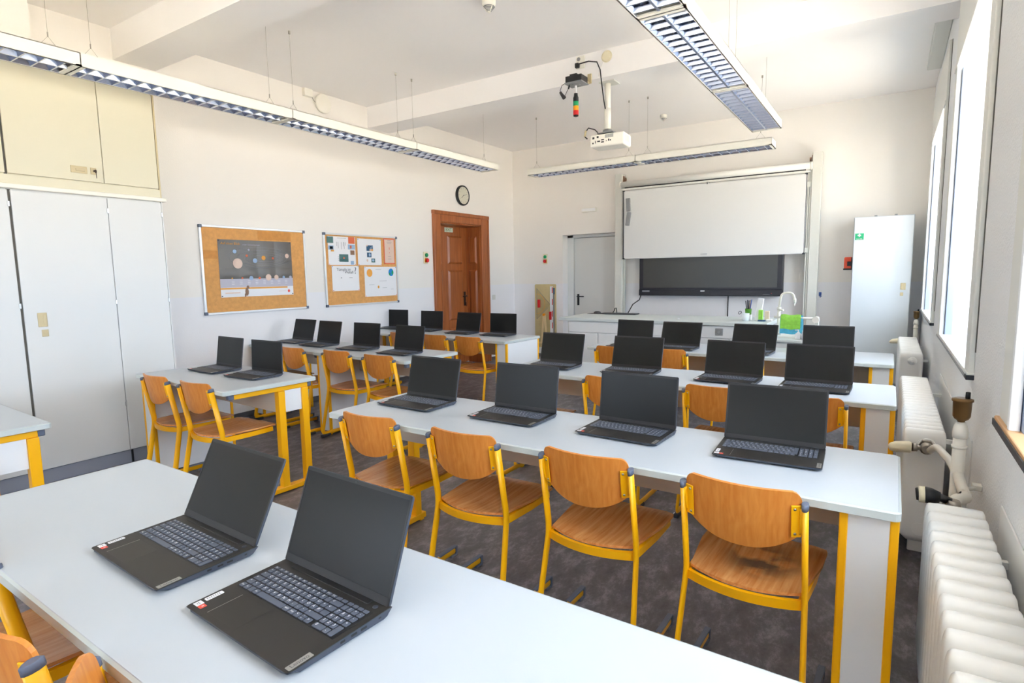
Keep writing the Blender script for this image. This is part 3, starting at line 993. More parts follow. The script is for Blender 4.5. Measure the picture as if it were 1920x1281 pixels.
for i, (x, y, a, lab) in enumerate(CH):
    o = proto if i == 0 else dup(proto)
    o.location = (x, y, 0)
    o.rotation_euler = (0, 0, R(a))
    o['label'] = lab
for ch in kids(proto):                 # the worn seat with its dark smudges belongs to the nearest chair only
    if ch.name.split('.')[0] == 'seat':
        ch.data = ch.data.copy()
        ch.data.materials[0] = M['seat_stained']

# ================================================================== laptops
LPW = .179
def key_layout():
    """(x, y, w, h, legend) with x from the left edge of the keyboard, y from its front"""
    p, g, r = .01725, .0030, .0168
    out = []
    rows = [
        [(1.0, 'Strg'), (1, 'Fn'), (1, ''), (1, 'Alt'), (5.35, ''), (1.1, 'AltGr'), (1.1, 'Strg')],
        [(1.3, '^'), (1, '<'), (1, 'Y'), (1, 'X'), (1, 'C'), (1, 'V'), (1, 'B'), (1, 'N'), (1, 'M'), (1, ','), (1, '.'), (1, '-'), (2.7, '^')],
        [(1.8, 'v'), (1, 'A'), (1, 'S'), (1, 'D'), (1, 'F'), (1, 'G'), (1, 'H'), (1, 'J'), (1, 'K'), (1, 'L'), (1, 'Ö'), (1, 'Ä'), (1, '#'), (1.2, '')],
        [(1.5, '>'), (1, 'Q'), (1, 'W'), (1, 'E'), (1, 'R'), (1, 'T'), (1, 'Z'), (1, 'U'), (1, 'I'), (1, 'O'), (1, 'P'), (1, 'Ü'), (1, '+'), (1.5, '<')],
        [(1, '^'), (1, '1'), (1, '2'), (1, '3'), (1, '4'), (1, '5'), (1, '6'), (1, '7'), (1, '8'), (1, '9'), (1, '0'), (1, 'ß'), (1, "'"), (2, '<')],
    ]
    for j, row in enumerate(rows):
        x = 0
        for wu, lg in row:
            out.append((x, j * r, wu * p - g, r - g, lg))
            x += wu * p
        if j == 0:
            for q, lg in enumerate(('<', 'v', '>')):
                hh = (r - g) * .48
                if q == 1:
                    out.append((x, 0, p - g, hh, 'v'))
                    out.append((x, hh + .001, p - g, hh, '^'))
                else:
                    out.append((x, 0, p - g, r - g, lg))
                x += p
    fx = 0
    for k in range(15):
        out.append((fx, 5 * r, p - g, .0088, 'F%d' % k if 0 < k < 13 else ('Esc' if k == 0 else '')))
        fx += p
    nx = 15 * p + .0018
    pn = .0157
    nump = [[(2, '0'), (1, ',')], [(1, '1'), (1, '2'), (1, '3')], [(1, '4'), (1, '5'), (1, '6'), (1, '+')], [(1, '7'), (1, '8'), (1, '9'), (1, '-')], [(1, ''), (1, '/'), (1, '*'), (1, '-')]]
    for j, row in enumerate(nump):
        x = nx
        for wu, lg in row:
            out.append((x, j * r, wu * pn - g, r - g, lg))
            x += wu * pn
    out.append((nx + 3 * pn, 0, pn - g, 2 * r - g, ''))
    for k in range(4):
        out.append((nx + k * pn, 5 * r, pn - g, .0088, ''))
    return out
KEYS = key_layout()
KX, KY = -.1625, -.0145
DECK = lambda y: .0145 + (y + .118) * (.0195 - .0145) / .236
_keymesh = {}
def key_mesh(w_, h_):
    k = (round(w_, 4), round(h_, 4))
    if k not in _keymesh:
        b = MB().prism(rrect(0, 0, w_, h_, min(.002, h_ * .3), 2), 0, .0016, chamfer=.0003)
        me = b.mesh('key')
        me.materials.append(M['key'])
        _keymesh[k] = me
    return _keymesh[k]
LEGENDS = MB()
for x, y, w_, h_, lg in KEYS:
    if lg:
        sz = .0098 if len(lg) == 1 and h_ > .01 else .0056
        cx_, cy_ = (x + min(.006, w_ * .45), y + h_ * .60) if len(lg) == 1 else (x + w_ * .5, y + h_ * .5)
        LEGENDS.add(*(lambda q: (q.v, q.f))(text_mb(lg, sz, m=Matrix.Translation((KX + cx_, KY + cy_, DECK(KY + cy_) + .0029)))))
LEG_ME = LEGENDS.mesh('key_legends')
LEG_ME.materials.append(M['print'])
KEYS_ALL = MB()
for x, y, w_, h_, lg in KEYS:
    KEYS_ALL.prism(rrect(KX + x, KY + y, KX + x + w_, KY + y + h_, .0018, 1), DECK(KY + y) + .001, DECK(KY + y) + .0026)
KALL_ME = KEYS_ALL.mesh('keys')
KALL_ME.materials.append(M['key'])

def slope_box(mb, x0, y0, x1, y1, h, r=.001, sink=.0003):
    """thin plate lying on the sloping deck"""
    a = math.atan2(.005, .236)
    m = Matrix.Translation(((x0 + x1) / 2, (y0 + y1) / 2, DECK((y0 + y1) / 2) - sink)) @ Matrix.Rotation(a, 4, 'X')
    return mb.prism(rrect(-(x1 - x0) / 2, -(y1 - y0) / 2, (x1 - x0) / 2, (y1 - y0) / 2, r, 3), 0, h + sink, m=m)

def laptop_proto(label, near):
    t = thing('laptop', label, 'laptop', (0, 0, 0), 0, 'open black laptops')
    # shell: wedge profile, tapered underneath
    prof = [(-.1175, .0095), (-.110, .0050), (.108, .0035), (.118, .0060), (.118, .0182), (-.1175, .0132)]
    prof2 = [(-.100, .0095), (-.094, .0045), (.094, .0030), (.104, .0055), (.118, .0182), (-.1175, .0132)]
    sh = MB()
    n = len(prof)
    vs = []
    for x, pr in ((-LPW, prof2), (-LPW + .018, prof), (LPW - .018, prof), (LPW, prof2)):
        vs += [(x, y, z) for y, z in pr]
    fs = [tuple(range(n - 1, -1, -1)), tuple(3 * n + i for i in range(n))]
    for k in range(3):
        fs += [(k * n + i, k * n + (i + 1) % n, (k + 1) * n + (i + 1) % n, (k + 1) * n + i) for i in range(n)]
    sh.add(vs, [tuple(reversed(f)) for f in fs])
    for fx in (-.13, .13):
        for fy in (-.085, .085):
            sh.box((fx - .015, fy - .006, 0), (fx + .015, fy + .006, .005))
    shell = put('base_shell', sh, M['laptop_side'], t)
    d = MB()
    slope_box(d, -LPW, -.1178, LPW, .1178, .0004, .007, .0012)
    deck = put('palm_rest_deck', d, M['laptop'], t)
    kb = put('keyboard', slope_box(MB(), KX - .003, KY - .003, -KX + .004, KY + .096, .0007, .002), M['black'], t)
    if near:
        a = math.atan2(.005, .236)
        for x, y, w_, h_, lg in KEYS:
            o = bpy.data.objects.new('key', key_mesh(w_, h_))
            COL.objects.link(o)
            o.parent = kb
            o.location = (KX + x, KY + y, DECK(KY + y) + .0008)
            o.rotation_euler = (a, 0, 0)
        o = bpy.data.objects.new('key_legends', LEG_ME)
        COL.objects.link(o)
        o.parent = kb
        o['kind'] = 'stuff'
    else:
        o = bpy.data.objects.new('keys', KALL_ME)
        COL.objects.link(o)
        o.parent = kb
        o['kind'] = 'stuff'
        o = bpy.data.objects.new('key_legends', LEG_ME)
        COL.objects.link(o)
        o.parent = kb
        o['kind'] = 'stuff'
    put('touchpad', slope_box(MB(), -.118, -.104, -.016, -.030, .0006, .003), M['pad'], t)
    put('touchpad_edge', slope_box(MB(), -.1187, -.104, -.1179, -.030, .0008, .0002), M['silver'], t)
    st = put('white_sticker', slope_box(MB(), -.174, -.106, -.157, -.090, .0006, .001), M['sticker'], t)
    put('sticker_print', slope_box(slope_box(MB(), -.171, -.0975, -.161, -.0965, .0009, .0002), -.168, -.101, -.163, -.1002, .0009, .0002), M['ink'], st)
    rs = put('red_sticker', slope_box(MB(), -.156, -.106, -.142, -.092, .0006, .001), M['red_sticker'], t)
    put('sticker_print', text_mb('R', .008, m=Matrix.Translation((-.1485, -.0985, DECK(-.0985) + .0008))), M['print'], rs)
    ws = put('label_strip', slope_box(MB(), -.173, -.084, -.160, -.046, .0006, .003), M['sticker'], t)
    q = MB()
    for k in range(7):
        slope_box(q, -.1695, -.080 + k * .0042, -.1635, -.0785 + k * .0042, .0009, .0001)
    put('sticker_print', q, M['line'], ws)
    bd = put('badge', slope_box(MB(), .1615, -.112, .1755, -.062, .0007, .0015), M['silver'], t)
    put('badge_lettering', text_mb('Lenovo', .0125, m=frame_m((.1685, -.087, DECK(-.087) + .0010), (0, 1, .0212), (-1, 0, 0), (0, 0, 1))), M['ink'], bd)
    put('power_button', MB().lathe([(.0058, DECK(.093)), (.0058, DECK(.093) + .0012), (.0045, DECK(.093) + .0016)], 14, Matrix.Translation((.153, .0965, 0))), M['laptop_side'], t)
    q = MB()
    for yy, ln in ((.085, .006), (.045, .014), (.022, .013), (-.004, .010)):
        q.box((LPW - .004, yy - ln / 2, .0085 if ln > .007 else .010), (LPW + .0006, yy + ln / 2, .0128))
    put('port', q, M['black'], shell)
    put('hinge', MB().bbox((-.132, .094, DECK(.1) - .001), (.132, .112, DECK(.1) + .0022), .001), M['black'], t)
    return t

def lid_for(t, tilt):
    h, th = .2225, .0062
    m = Matrix.Translation((0, .108, .0185)) @ Matrix.Rotation(-R(tilt), 4, 'X')
    # local: x width, z height, +y away from the user
    mm = m @ frame_m((0, 0, 0), (1, 0, 0), (0, 0, 1), (0, -1, 0))    # prism axes: x, up, out to the user
    lid = put('lid', MB().prism(rrect(-LPW, .002, LPW, h, .007, 4), -th, 0, m=mm, chamfer=.0008), M['laptop_side'], t)
    bz = MB()
    for a, b2 in (((-LPW + .001, .003), (LPW - .001, .019)), ((-LPW + .001, h - .0095), (LPW - .001, h - .001)), ((-LPW + .001, .003), (-LPW + .006, h - .001)), ((LPW - .006, .003), (LPW - .001, h - .001))):
        bz.prism(rrect(a[0], a[1], b2[0], b2[1], .0015, 2), -.0005, .0009, m=mm)
    bz.prism(rrect(-.012, h - .0080, .012, h - .0035, .001, 2), .0008, .0012, m=mm)
    put('bezel', bz, M['bezel'], t)
    put('screen', MB().prism([(-LPW + .0055, .0185), (LPW - .0055, .0185), (LPW - .0055, h - .009), (-LPW + .0055, h - .009)], -.0004, .0002, m=mm), M['screen'], t)
    put('webcam', MB().prism(rrect(-.003, h - .0068, .003, h - .0045, .001, 2), .0012, .0015, m=mm), M['dark_cap'], t)

LP = [  # x, y, turn, tilt, near, label
    (-1.468, .686, -2.3, 26.2, 1, 'left one of the two big open laptops on the nearest table'),
    (-.994, .672, -2.9, 20.8, 1, 'right one of the two big open laptops on the nearest table, closest to the camera'),
    (-2.078, 2.242, -1.6, 13.3, 1, 'laptop at the aisle end of the row of four large laptops'),
    (-1.479, 2.250, -1.0, 8.1, 1, 'second laptop from the aisle in the row of four large laptops'),
    (-.909, 2.253, -2.9, 6.6, 1, 'third laptop from the aisle in the row of four large laptops'),
    (-.345, 2.245, 2.1, 14.5, 1, 'laptop nearest the radiators in the row of four large laptops'),
    (-2.044, 3.669, -1.7, 13.7, 0, 'laptop at the aisle end of the third table on the window side'),
    (-1.456, 3.695, 2.0, 17.0, 0, 'second laptop from the aisle on the third table on the window side'),
    (-.818, 3.688, -3.2, 13.9, 0, 'third laptop from the aisle on the third table on the window side'),
    (-.334, 3.669, -1.4, 11.9, 0, 'laptop nearest the radiators on the third table on the window side'),
    (-1.988, 5.00, -3.8, 9.5, 0, 'leftmost laptop on the window side table before the counter'),
    (-1.568, 5.04, -1.0, 22.0, 0, 'second laptop from the left on the table before the counter'),
    (-.955, 5.04, -4.5, 22.0, 0, 'second laptop from the right on the table before the counter'),
    (-.385, 5.02, 3.0, 11.5, 0, 'rightmost laptop on the table before the counter, in front of the locker'),
    (-4.213, 2.363, -2.7, 8.2, 0, 'laptop nearer the cupboard on the two seat table'),
    (-3.703, 2.347, -.3, 2.6, 0, 'laptop nearer the aisle on the two seat table by the cupboard'),
    (-5.293, 3.845, -2.0, 15.5, 0, 'laptop closest to the left wall under the gap between the pinboards'),
    (-4.784, 3.767, -2.1, 13.0, 0, 'tilted laptop second from the left wall, under the second pinboard'),
    (-4.194, 3.742, .1, 6.1, 0, 'upright laptop left of the aisle one on the trestle end table'),
    (-3.609, 3.694, -2.0, 10.5, 0, 'laptop at the aisle end of the table under the second pinboard'),
    (-5.44, 5.455, 2.0, 3.0, 0, 'leftmost of the four laptops before the wooden door'),
    (-4.818, 5.411, -.2, 4.0, 0, 'second from left of the four laptops before the wooden door'),
    (-4.192, 5.330, -1.7, 12.0, 0, 'tilted third of the four laptops before the wooden door'),
    (-3.670, 5.321, .4, 2.5, 0, 'rightmost of the four laptops before the wooden door'),
]
pn, pf = laptop_proto(LP[0][5], True), laptop_proto(LP[6][5], False)
index_children()
fn_, ff_ = True, True
for x, y, a, tilt, near, lab in LP:
    if near:
        o, fn_ = (pn if fn_ else dup(pn)), False
    else:
        o, ff_ = (pf if ff_ else dup(pf)), False
    o.location = (x, y, TH)
    o.rotation_euler = (0, 0, R(a))
    o['label'] = lab
    LP_DONE = globals().setdefault('LP_DONE', [])
    LP_DONE.append((o, tilt))
for o, tilt in LP_DONE:                 # each lid stands at its own angle, so it is built for its laptop
    lid_for(o, tilt)

# ================================================================== left wall
def local_thing(name, label, cat, loc, group=None):
    """an Empty whose children are written in world coordinates"""
    t = thing(name, label, cat, loc, 0, group)
    def P(n, mb, m, par=None, kind=None):
        o = put(n, mb, m, kind=kind)
        o.parent = par or t
        if par is None:
            o.location = tuple(-v for v in loc)
        return o
    return t, P

def pinboard(label, y0, y1, z0, z1):
    t, P = local_thing('pinboard', label, 'board', (XL, (y0 + y1) / 2, z0), 'pinboards on the left wall')
    P('cork_panel', MB().box((XL + .001, y0 + .01, z0 + .01), (XL + .014, y1 - .01, z1 - .01)), M['cork'])
    fr = MB()
    for a, b2 in (((y0, z0), (y0 + .022, z1)), ((y1 - .022, z0), (y1, z1)), ((y0, z0), (y1, z0 + .022)), ((y0, z1 - .022), (y1, z1))):
        fr.bbox((XL + .001, a[0], a[1]), (XL + .024, b2[0], b2[1]), .003)
    P('frame', fr, M['alu'])
    for yy in (y0, y1 - .028):
        for zz in (z0, z1 - .028):
            P('corner_cap', MB().bbox((XL + .001, yy - .002, zz - .002), (XL + .027, yy + .03, zz + .03), .004), M['cap'])
    return t, P
pinboard('cork pinboard with the single dark solar system poster', 3.08, 4.282, 1.09, 1.966)
pinboard('cork pinboard covered with five paper sheets, right of the poster one', 4.54, 5.747, 1.087, 1.963)
WS = XL + .0145                        # face of the cork
put('cork_patch', MB().box((WS - .0005, 3.70, 1.845), (WS + .0006, 4.10, 1.935)).box((WS - .0005, 3.11, 1.64), (WS + .0006, 3.25, 1.72)), M['cork_patch'], label='darker faded patches of cork around the dark poster', cat='cork')
bpy.data.objects['cork_patch']['kind'] = 'stuff'

def disc(mb, y, z, ry, rz, d, n=20):
    m = frame_m((d, y, z), (0, 1, 0), (0, 0, 1), (1, 0, 0))
    return mb.prism([(ry * math.cos(2 * PI * i / n), rz * math.sin(2 * PI * i / n)) for i in range(n)], 0, .0006, m=m)
def plate(mb, y0, z0, y1, z1, d, th=.0006):
    return mb.box((d, y0, z0), (d + th, y1, z1))

# the solar system poster: creased sheet with print on it
PY0, PY1, PZ0, PZ1 = 3.255, 4.093, 1.256, 1.832
t, P = local_thing('poster', 'creased dark solar system poster pinned on the left pinboard', 'poster', (WS, (PY0 + PY1) / 2, PZ0))
def crease(y):
    u = (y - PY0) / (PY1 - PY0) * 4
    return .0035 + .004 * abs(math.sin(PI * u))
P('sheet', MB().sheet(lambda u, v: ((WS + .004, PY0 + (PY1 - PY0) * u, PZ0 + (PZ1 - PZ0) * v), (1, 0, 0)), 2, 2, .001, False), M['paper'])
for k in range(4):
    for z0, z1 in ((1.440, 1.5465), (1.5465, 1.832)):
        a, b2 = PY0 + (PY1 - PY0) * k / 4, PY0 + (PY1 - PY0) * (k + 1) / 4
        P('night_sky_fold', MB().sheet(lambda u, v: ((WS + .0055 + .005 * math.sin(PI * u) * math.sin(PI * v), a + (b2 - a) * u, z0 + (z1 - z0) * v), (1, 0, 0)), 6, 4, .0006), M['poster_dark'])
PD = WS + .0105
P('caption_band', plate(MB(), PY0, 1.352, PY1, 1.440, WS + .005), M['poster_grey'])
P('orange_stripe', plate(MB(), PY0, 1.334, 4.02, 1.350, WS + .005), M['orange'])
o = MB()
for ry, rz, yc, zc in ((.36, .105, 3.72, 1.66), (.29, .080, 3.74, 1.655), (.22, .058, 3.76, 1.65), (.15, .036, 3.77, 1.65)):
    pts = [(PD, yc + ry * math.cos(a), zc + rz * math.sin(a)) for a in [2 * PI * i / 40 for i in range(41)]]
    o.tube([p for p in pts if PY0 < p[1] < PY1 and p[2] > 1.45], .0011, 4)
P('orbit_lines', o, M['line'])
for y, z, r, mm in ((3.425, 1.715, .020, 'pale_blue'), (3.555, 1.675, .013, 'coral'), (3.645, 1.625, .025, 'pale_blue'), (3.745, 1.655, .023, 'orange'), (3.855, 1.652, .012, 'coral'), (4.03, 1.68, .024, 'peach'), (3.45, 1.595, .052, 'peach'), (3.58, 1.735, .011, 'poster_grey'),
                    (3.38, 1.445, .008, 'orange'), (3.49, 1.447, .010, 'coral'), (3.59, 1.445, .022, 'pale_blue'), (3.685, 1.445, .013, 'coral'), (3.79, 1.45, .034, 'peach'), (3.885, 1.45, .026, 'peach'), (3.975, 1.45, .015, 'pale_blue'), (4.06, 1.45, .016, 'poster_grey')):
    P('planet', disc(MB(), y, z, r, r, PD + .0008), M[mm])
P('heading', text_mb('Auf einen Blick', .034, m=LW(3.385, 1.793, PD - XL)), M['orange'])
P('heading', text_mb('unser Sonnensystem', .024, m=LW(3.61, 1.787, PD - XL)), M['poster_grey'])
q = MB()
for k in range(8):
    for j in range(3):
        plate(q, 3.375 + k * .088, 1.415 - j * .016, 3.405 + k * .088, 1.418 - j * .016, WS + .0062)
P('caption_lines', q, M['paper'])
b = MB()
for yy, zz, ry, rz in ((3.535, 1.305, .020, .040), (3.548, 1.352, .015, .018), (3.515, 1.27, .008, .020)):
    disc(b, yy, zz, ry, rz, WS + .0058, 12)
plate(b, 3.525, 1.262, 3.528, 1.285, WS + .0058)
plate(b, 3.54, 1.262, 3.543, 1.285, WS + .0058)
P('sparrow_picture', b, M['brown'])
P('red_dot', disc(MB(), 4.035, 1.30, .015, .015, WS + .0058), M['red_sticker'])
q = plate(MB(), 3.91, 1.298, 4.0, 1.302, WS + .0055)
plate(q, 3.30, 1.292, 3.46, 1.304, WS + .0055)
P('imprint_lines', q, M['peach'])
for yy in (PY0 + .012, PY1 - .012):
    for zz in (PZ0 + .012, PZ1 - .010):
        P('pin', MB().lathe([(.006, 0), (.005, .006)], 8, LW(yy, zz, WS + .005 - XL)), M['dark_cap'])

def sheet_thing(label, y0, z0, y1, z1, m='paper', group='sheets on the right pinboard', lift=.0015):
    t, P = local_thing('paper_sheet', label, 'paper', (WS, (y0 + y1) / 2, z0), group)
    P('sheet', MB().sheet(lambda u, v: ((WS + lift + .003 * (1 - u) * u * (1 - v) + .0025, y0 + (y1 - y0) * u, z0 + (z1 - z0) * v), (1, 0, 0)), 5, 4, .0006), M[m])
    pins = [(y0 + .012, z1 - .010), (y1 - .012, z1 - .010), (y0 + .012, z0 + .010), (y1 - .012, z0 + .010)]
    for yy, zz in pins:
        P('pin', MB().lathe([(.005, 0), (.004, .005)], 8, LW(yy, zz, WS + lift + .0025 - XL)), M['mid_blue' if zz > z0 + .05 else 'red_sticker'])
    return P, WS + lift + .0055
# upper left collage
P, D_ = sheet_thing('collage sheet with small dark and coloured pictures, top left of the right board', 4.60, 1.585, 5.02, 1.925)
for y0, z0, y1, z1, mm in ((4.585, 1.845, 4.68, 1.92, 'teal'), (4.91, 1.845, 5.01, 1.925, 'coral'), (4.605, 1.765, 4.68, 1.815, 'pale_blue'), (4.625, 1.775, 4.67, 1.805, 'teal'), (4.64, 1.745, 4.685, 1.765, 'orange'), (4.90, 1.775, 5.01, 1.835, 'pale_blue'), (4.935, 1.71, 5.0, 1.765, 'brown'), (4.76, 1.625, 4.90, 1.715, 'teal'), (4.935, 1.59, 4.985, 1.635, 'pale_blue')):
    P('picture', plate(MB(), y0, z0, y1, z1, D_), M[mm])
q = MB()
for k, (yy, h_) in enumerate(((4.73, .05), (4.75, .075), (4.80, .085), (4.83, .05), (4.84, .08), (4.86, .04))):
    plate(q, yy, 1.84 - h_ + .02, yy + .004, 1.86, D_)
for k in range(4):
    plate(q, 4.74, 1.905 - k * .004 if k < 1 else 1.70 - k * .02, 4.88 if k < 1 else 4.74 + .05, (1.905 - k * .004 if k < 1 else 1.70 - k * .02) + .004, D_)
P('grey_writing', q, M['line'])
P('picture', disc(disc(MB(), 4.945, 1.805, .014, .02, D_ + .001), 4.83, 1.67, .012, .012, D_ + .001), M['coral'])
P, D_ = sheet_thing('white sheet with three little blue pictures, top centre of the right board', 5.055, 1.585, 5.455, 1.915)
for y0, z0, y1, z1, mm in ((5.20, 1.765, 5.31, 1.835, 'deep_blue'), (5.205, 1.685, 5.28, 1.745, 'deep_blue'), (5.275, 1.62, 5.34, 1.67, 'teal')):
    P('picture', plate(MB(), y0, z0, y1, z1, D_), M[mm])
P('picture', plate(MB(), 5.25, 1.767, 5.308, 1.79, D_ + .0008), M['orange'])
q = MB()
for rr in (.035, .05):
    q.tube([(D_ + .001, 5.305 - rr * math.cos(a), 1.77 + rr * math.sin(a)) for a in [PI / 2 * i / 8 for i in range(9)]], .003, 5)
P('arc', q, M['pale_blue'])
P('picture', disc(disc(MB(), 5.208, 1.645, .014, .016, D_), 5.21, 1.83, .012, .010, D_ + .001), M['peach'])
P('picture', disc(disc(MB(), 5.25, 1.715, .016, .020, D_ + .0012), 5.305, 1.647, .02, .014, D_ + .0012), M['pale_blue'])
P, D_ = sheet_thing('narrow cream sheet on orange backing, top right of the right board', 5.50, 1.60, 5.70, 1.935, 'coral')
P('cream_page', plate(MB(), 5.515, 1.615, 5.685, 1.92, D_), M['peach'])
q = MB()
for zz, w_ in ((1.905, .06), (1.885, .09), (1.865, .07), (1.70, .05), (1.665, .06)):
    plate(q, 5.60 - w_ / 2, zz, 5.60 + w_ / 2, zz + .004, D_ + .0008)
P('grey_writing', q, M['line'])
P('red_mark', plate(plate(MB(), 5.596, 1.79, 5.604, 1.82, D_ + .0008), 5.596, 1.745, 5.604, 1.755, D_ + .0008), M['red_sticker'])
P, D_ = sheet_thing('white sheet with grey handwriting and a question mark, lower left of the right board', 4.64, 1.272, 5.06, 1.575)
P('handwriting', text_mb('Tümpfe im', .050, m=LW(4.82, 1.53, D_ - XL)), M['ink'])
P('handwriting', text_mb('Weltall', .046, m=LW(4.90, 1.497, D_ - XL)), M['ink'])
P('handwriting', text_mb('?', .115, m=LW(5.00, 1.515, D_ - XL)), M['ink'])
P('faint_marks', plate(plate(MB(), 4.77, 1.425, 4.785, 1.437, D_), 4.90, 1.428, 4.95, 1.434, D_), M['line'])
P, D_ = sheet_thing('large white sheet with an orange sun and a blue earth on the right board', 5.15, 1.185, 5.715, 1.565)
P('sun_picture', disc(MB(), 5.235, 1.487, .048, .050, D_, 28), M['orange'])
P('earth_picture', disc(MB(), 5.615, 1.492, .045, .050, D_, 28), M['mid_blue'])
P('land_picture', disc(disc(MB(), 5.640, 1.488, .017, .030, D_ + .001, 10), 5.59, 1.47, .014, .02, D_ + .001, 10), M['firstaid'])
P('yellow_dot', disc(MB(), 5.38, 1.305, .016, .018, D_), M['orange'])
q = MB()
for y, z, w_ in ((5.40, 1.38, .13), (5.22, 1.335, .09), (5.45, 1.29, .08), (5.60, 1.27, .05), (5.34, 1.53, .10)):
    plate(q, y, z, y + w_, z + .003, D_)
P('faint_marks', q, M['line'])

# clock
t, P = local_thing('wall_clock', 'round black rimmed wall clock above the wooden door', 'clock', (XL, 7.21, 2.655))
cm = frame_m((XL, 7.21, 2.655), (0, 1, 0), (0, 0, 1), (1, 0, 0))
P('rim', MB().lathe([(.150, .001), (.154, .02), (.150, .042), (.136, .046), (.128, .036)], 40, cm), M['black'])
P('face', MB().lathe([(.130, .036), (.130, .038)], 36, cm), M['clock_face'])
q = MB()
for k in range(12):
    a = k * PI / 6
    m_ = cm @ Matrix.Translation((.108 * math.sin(a), .108 * math.cos(a), .0385)) @ Matrix.Rotation(-a, 4, 'Z')
    q.box((-.003, -.010, 0), (.003, .010, .0006), m=m_)
P('hour_marks', q, M['line'])
for ln, w_, a in ((.062, .006, R(230)), (.092, .004, R(76))):
    P('hand', MB().box((-w_ / 2, -.015, 0), (w_ / 2, ln, .001), m=cm @ Matrix.Translation((0, 0, .040)) @ Matrix.Rotation(-a, 4, 'Z')), M['black'])
P('glass', MB().lathe([(.134, .0445), (.134, .0455)], 36, cm), M['clear'])

def push_switch(label, m):
    t = thing('emergency_switch', label, 'switch', m.translation, 0, 'emergency switches')
    def P(n, mb, mt, par=None):
        o = put(n, mb, mt, par or t)
        if par is None:
            o.location = tuple(-v for v in m.translation)
        return o
    P('plate', MB().bbox((-.042, -.085, .001), (.042, .085, .018), .006, m=m), M['ivory'])
    P('green_button', MB().lathe([(.026, .018), (.028, .034), (.022, .042)], 16, m @ Matrix.Translation((.004, .038, 0))), M['green'])
    P('red_button', MB().lathe([(.020, .018), (.020, .032), (.029, .036), (.029, .048), (.022, .054)], 16, m @ Matrix.Translation((.004, -.036, 0))), M['red'])
    P('yellow_collar', MB().bbox((-.03, -.066, .017), (.034, -.006, .022), .004, m=m), M['amber'])
push_switch('green and red push button switch on the wall left of the wooden door', LW(6.325, 1.695))
push_switch('green and red push button switch on the wall left of the white door', FW(-4.955, 1.688))
t, P = local_thing('wall_socket', 'small white wall socket right of the wooden door', 'socket', (XL, 8.02, 1.06))
P('plate', MB().bbox((XL + .001, 7.98, 1.02), (XL + .010, 8.06, 1.10), .004), M['wb_post'])
P('insert', MB().lathe([(.022, .010), (.018, .004)], 16, LW(8.02, 1.06)), M['wb_post'])
# round speaker / access point and junction box near the ceiling
t, P = local_thing('round_wall_unit', 'round white disc unit high on the left wall', 'device', (XL, 4.635, 3.425))
P('dish', MB().lathe([(.085, .001), (.105, .012), (.108, .034), (.098, .044), (.0, .046)], 32, LW(4.635, 3.425)), M['lamp'])
P('cable', MB().tube([(XL + .045, 4.43, 3.495), (XL + .04, 4.47, 3.46), (XL + .03, 4.50, 3.43), (XL + .02, 4.55, 3.41)], .004, 6), M['wire'])
t, P = local_thing('junction_box', 'small white junction box beside the round disc unit', 'box', (XL, 4.42, 3.50))
P('box', MB().bbox((XL + .001, 4.37, 3.455), (XL + .05, 4.48, 3.54), .006), M['lamp'])

# ================================================================== front wall
t, P = local_thing('instrument_board', 'plywood board with blackboard drawing tools on the front wall', 'board', (-4.96, YF, .17))
P('board', MB().prism(rrect(-5.168, .172, -4.752, 1.262, .02), -.016, -.001, m=frame_m((0, YF, 0), (1, 0, 0), (0, 0, 1), (0, -1, 0)).copy() @ Matrix.Scale(-1, 4, (0, 0, 1))), M['ply'])
P('outline_print', MB().tube([(-5.13, YF - .0168, 1.19), (-5.13, YF - .0168, .66)], .003, 4).tube([(-5.13, YF - .0168, 1.19), (-4.87, YF - .0168, .92)], .003, 4).tube([(-5.13, YF - .0168, .66), (-4.91, YF - .0168, .86)], .003, 4), M['grey'])
t, P = local_thing('set_square', 'clear set square with a red handle on the plywood board', 'ruler', (-5.03, YF - .017, .66))
P('clear_plate', MB().add([(-5.135, YF - .018, 1.20), (-5.135, YF - .018, .65), (-4.86, YF - .018, .92), (-5.135, YF - .022, 1.20), (-5.135, YF - .022, .65), (-4.86, YF - .022, .92)], [(0, 2, 1), (3, 4, 5), (0, 1, 4, 3), (1, 2, 5, 4), (2, 0, 3, 5)]), M['clear'])
P('handle', MB().bbox((-5.10, YF - .05, .86), (-5.055, YF - .021, 1.0), .008), M['red'])
q = MB().tube([(-5.135 + .17 * math.sin(PI * i / 16), YF - .022, .925 + .17 * math.cos(PI * i / 16)) for i in range(17)], .003, 5)
P('scale_arc', q, M['orange'])
t, P = local_thing('board_ruler', 'long white ruler with red scale and red handle on the plywood board', 'ruler', (-4.835, YF - .017, .20))
P('blade', MB().bbox((-4.865, YF - .026, .20), (-4.805, YF - .018, 1.225), .002), M['paper'])
q, q2 = MB(), MB()
for k in range(10):
    if k % 2:
        P('red_scale', MB().box((-4.824, YF - .0268, .21 + k * .10), (-4.808, YF - .0259, .21 + k * .10 + .10)), M['red'])
    for j in range(10):
        q2.box((-4.806 - (.012 if j % 5 == 0 else .007), YF - .0272, .21 + k * .1 + j * .01), (-4.8055, YF - .0259, .2125 + k * .1 + j * .01))
P('scale_lines', q2, M['ink'])
P('handle', MB().bbox((-4.872, YF - .055, .655), (-4.83, YF - .025, .795), .008), M['red'])
put('blue_ruler', MB().bbox((-4.797, YF - .024, .22), (-4.785, YF - .017, 1.09), .002).bbox((-4.80, YF - .024, 1.09), (-4.775, YF - .017, 1.20), .002), M['navy'], label='narrow dark blue strip hanging at the right edge of the plywood board', cat='ruler')
t, P = local_thing('board_compass', 'wooden blackboard compass with yellow head on the plywood board', 'compass', (-5.0, YF - .02, .25))
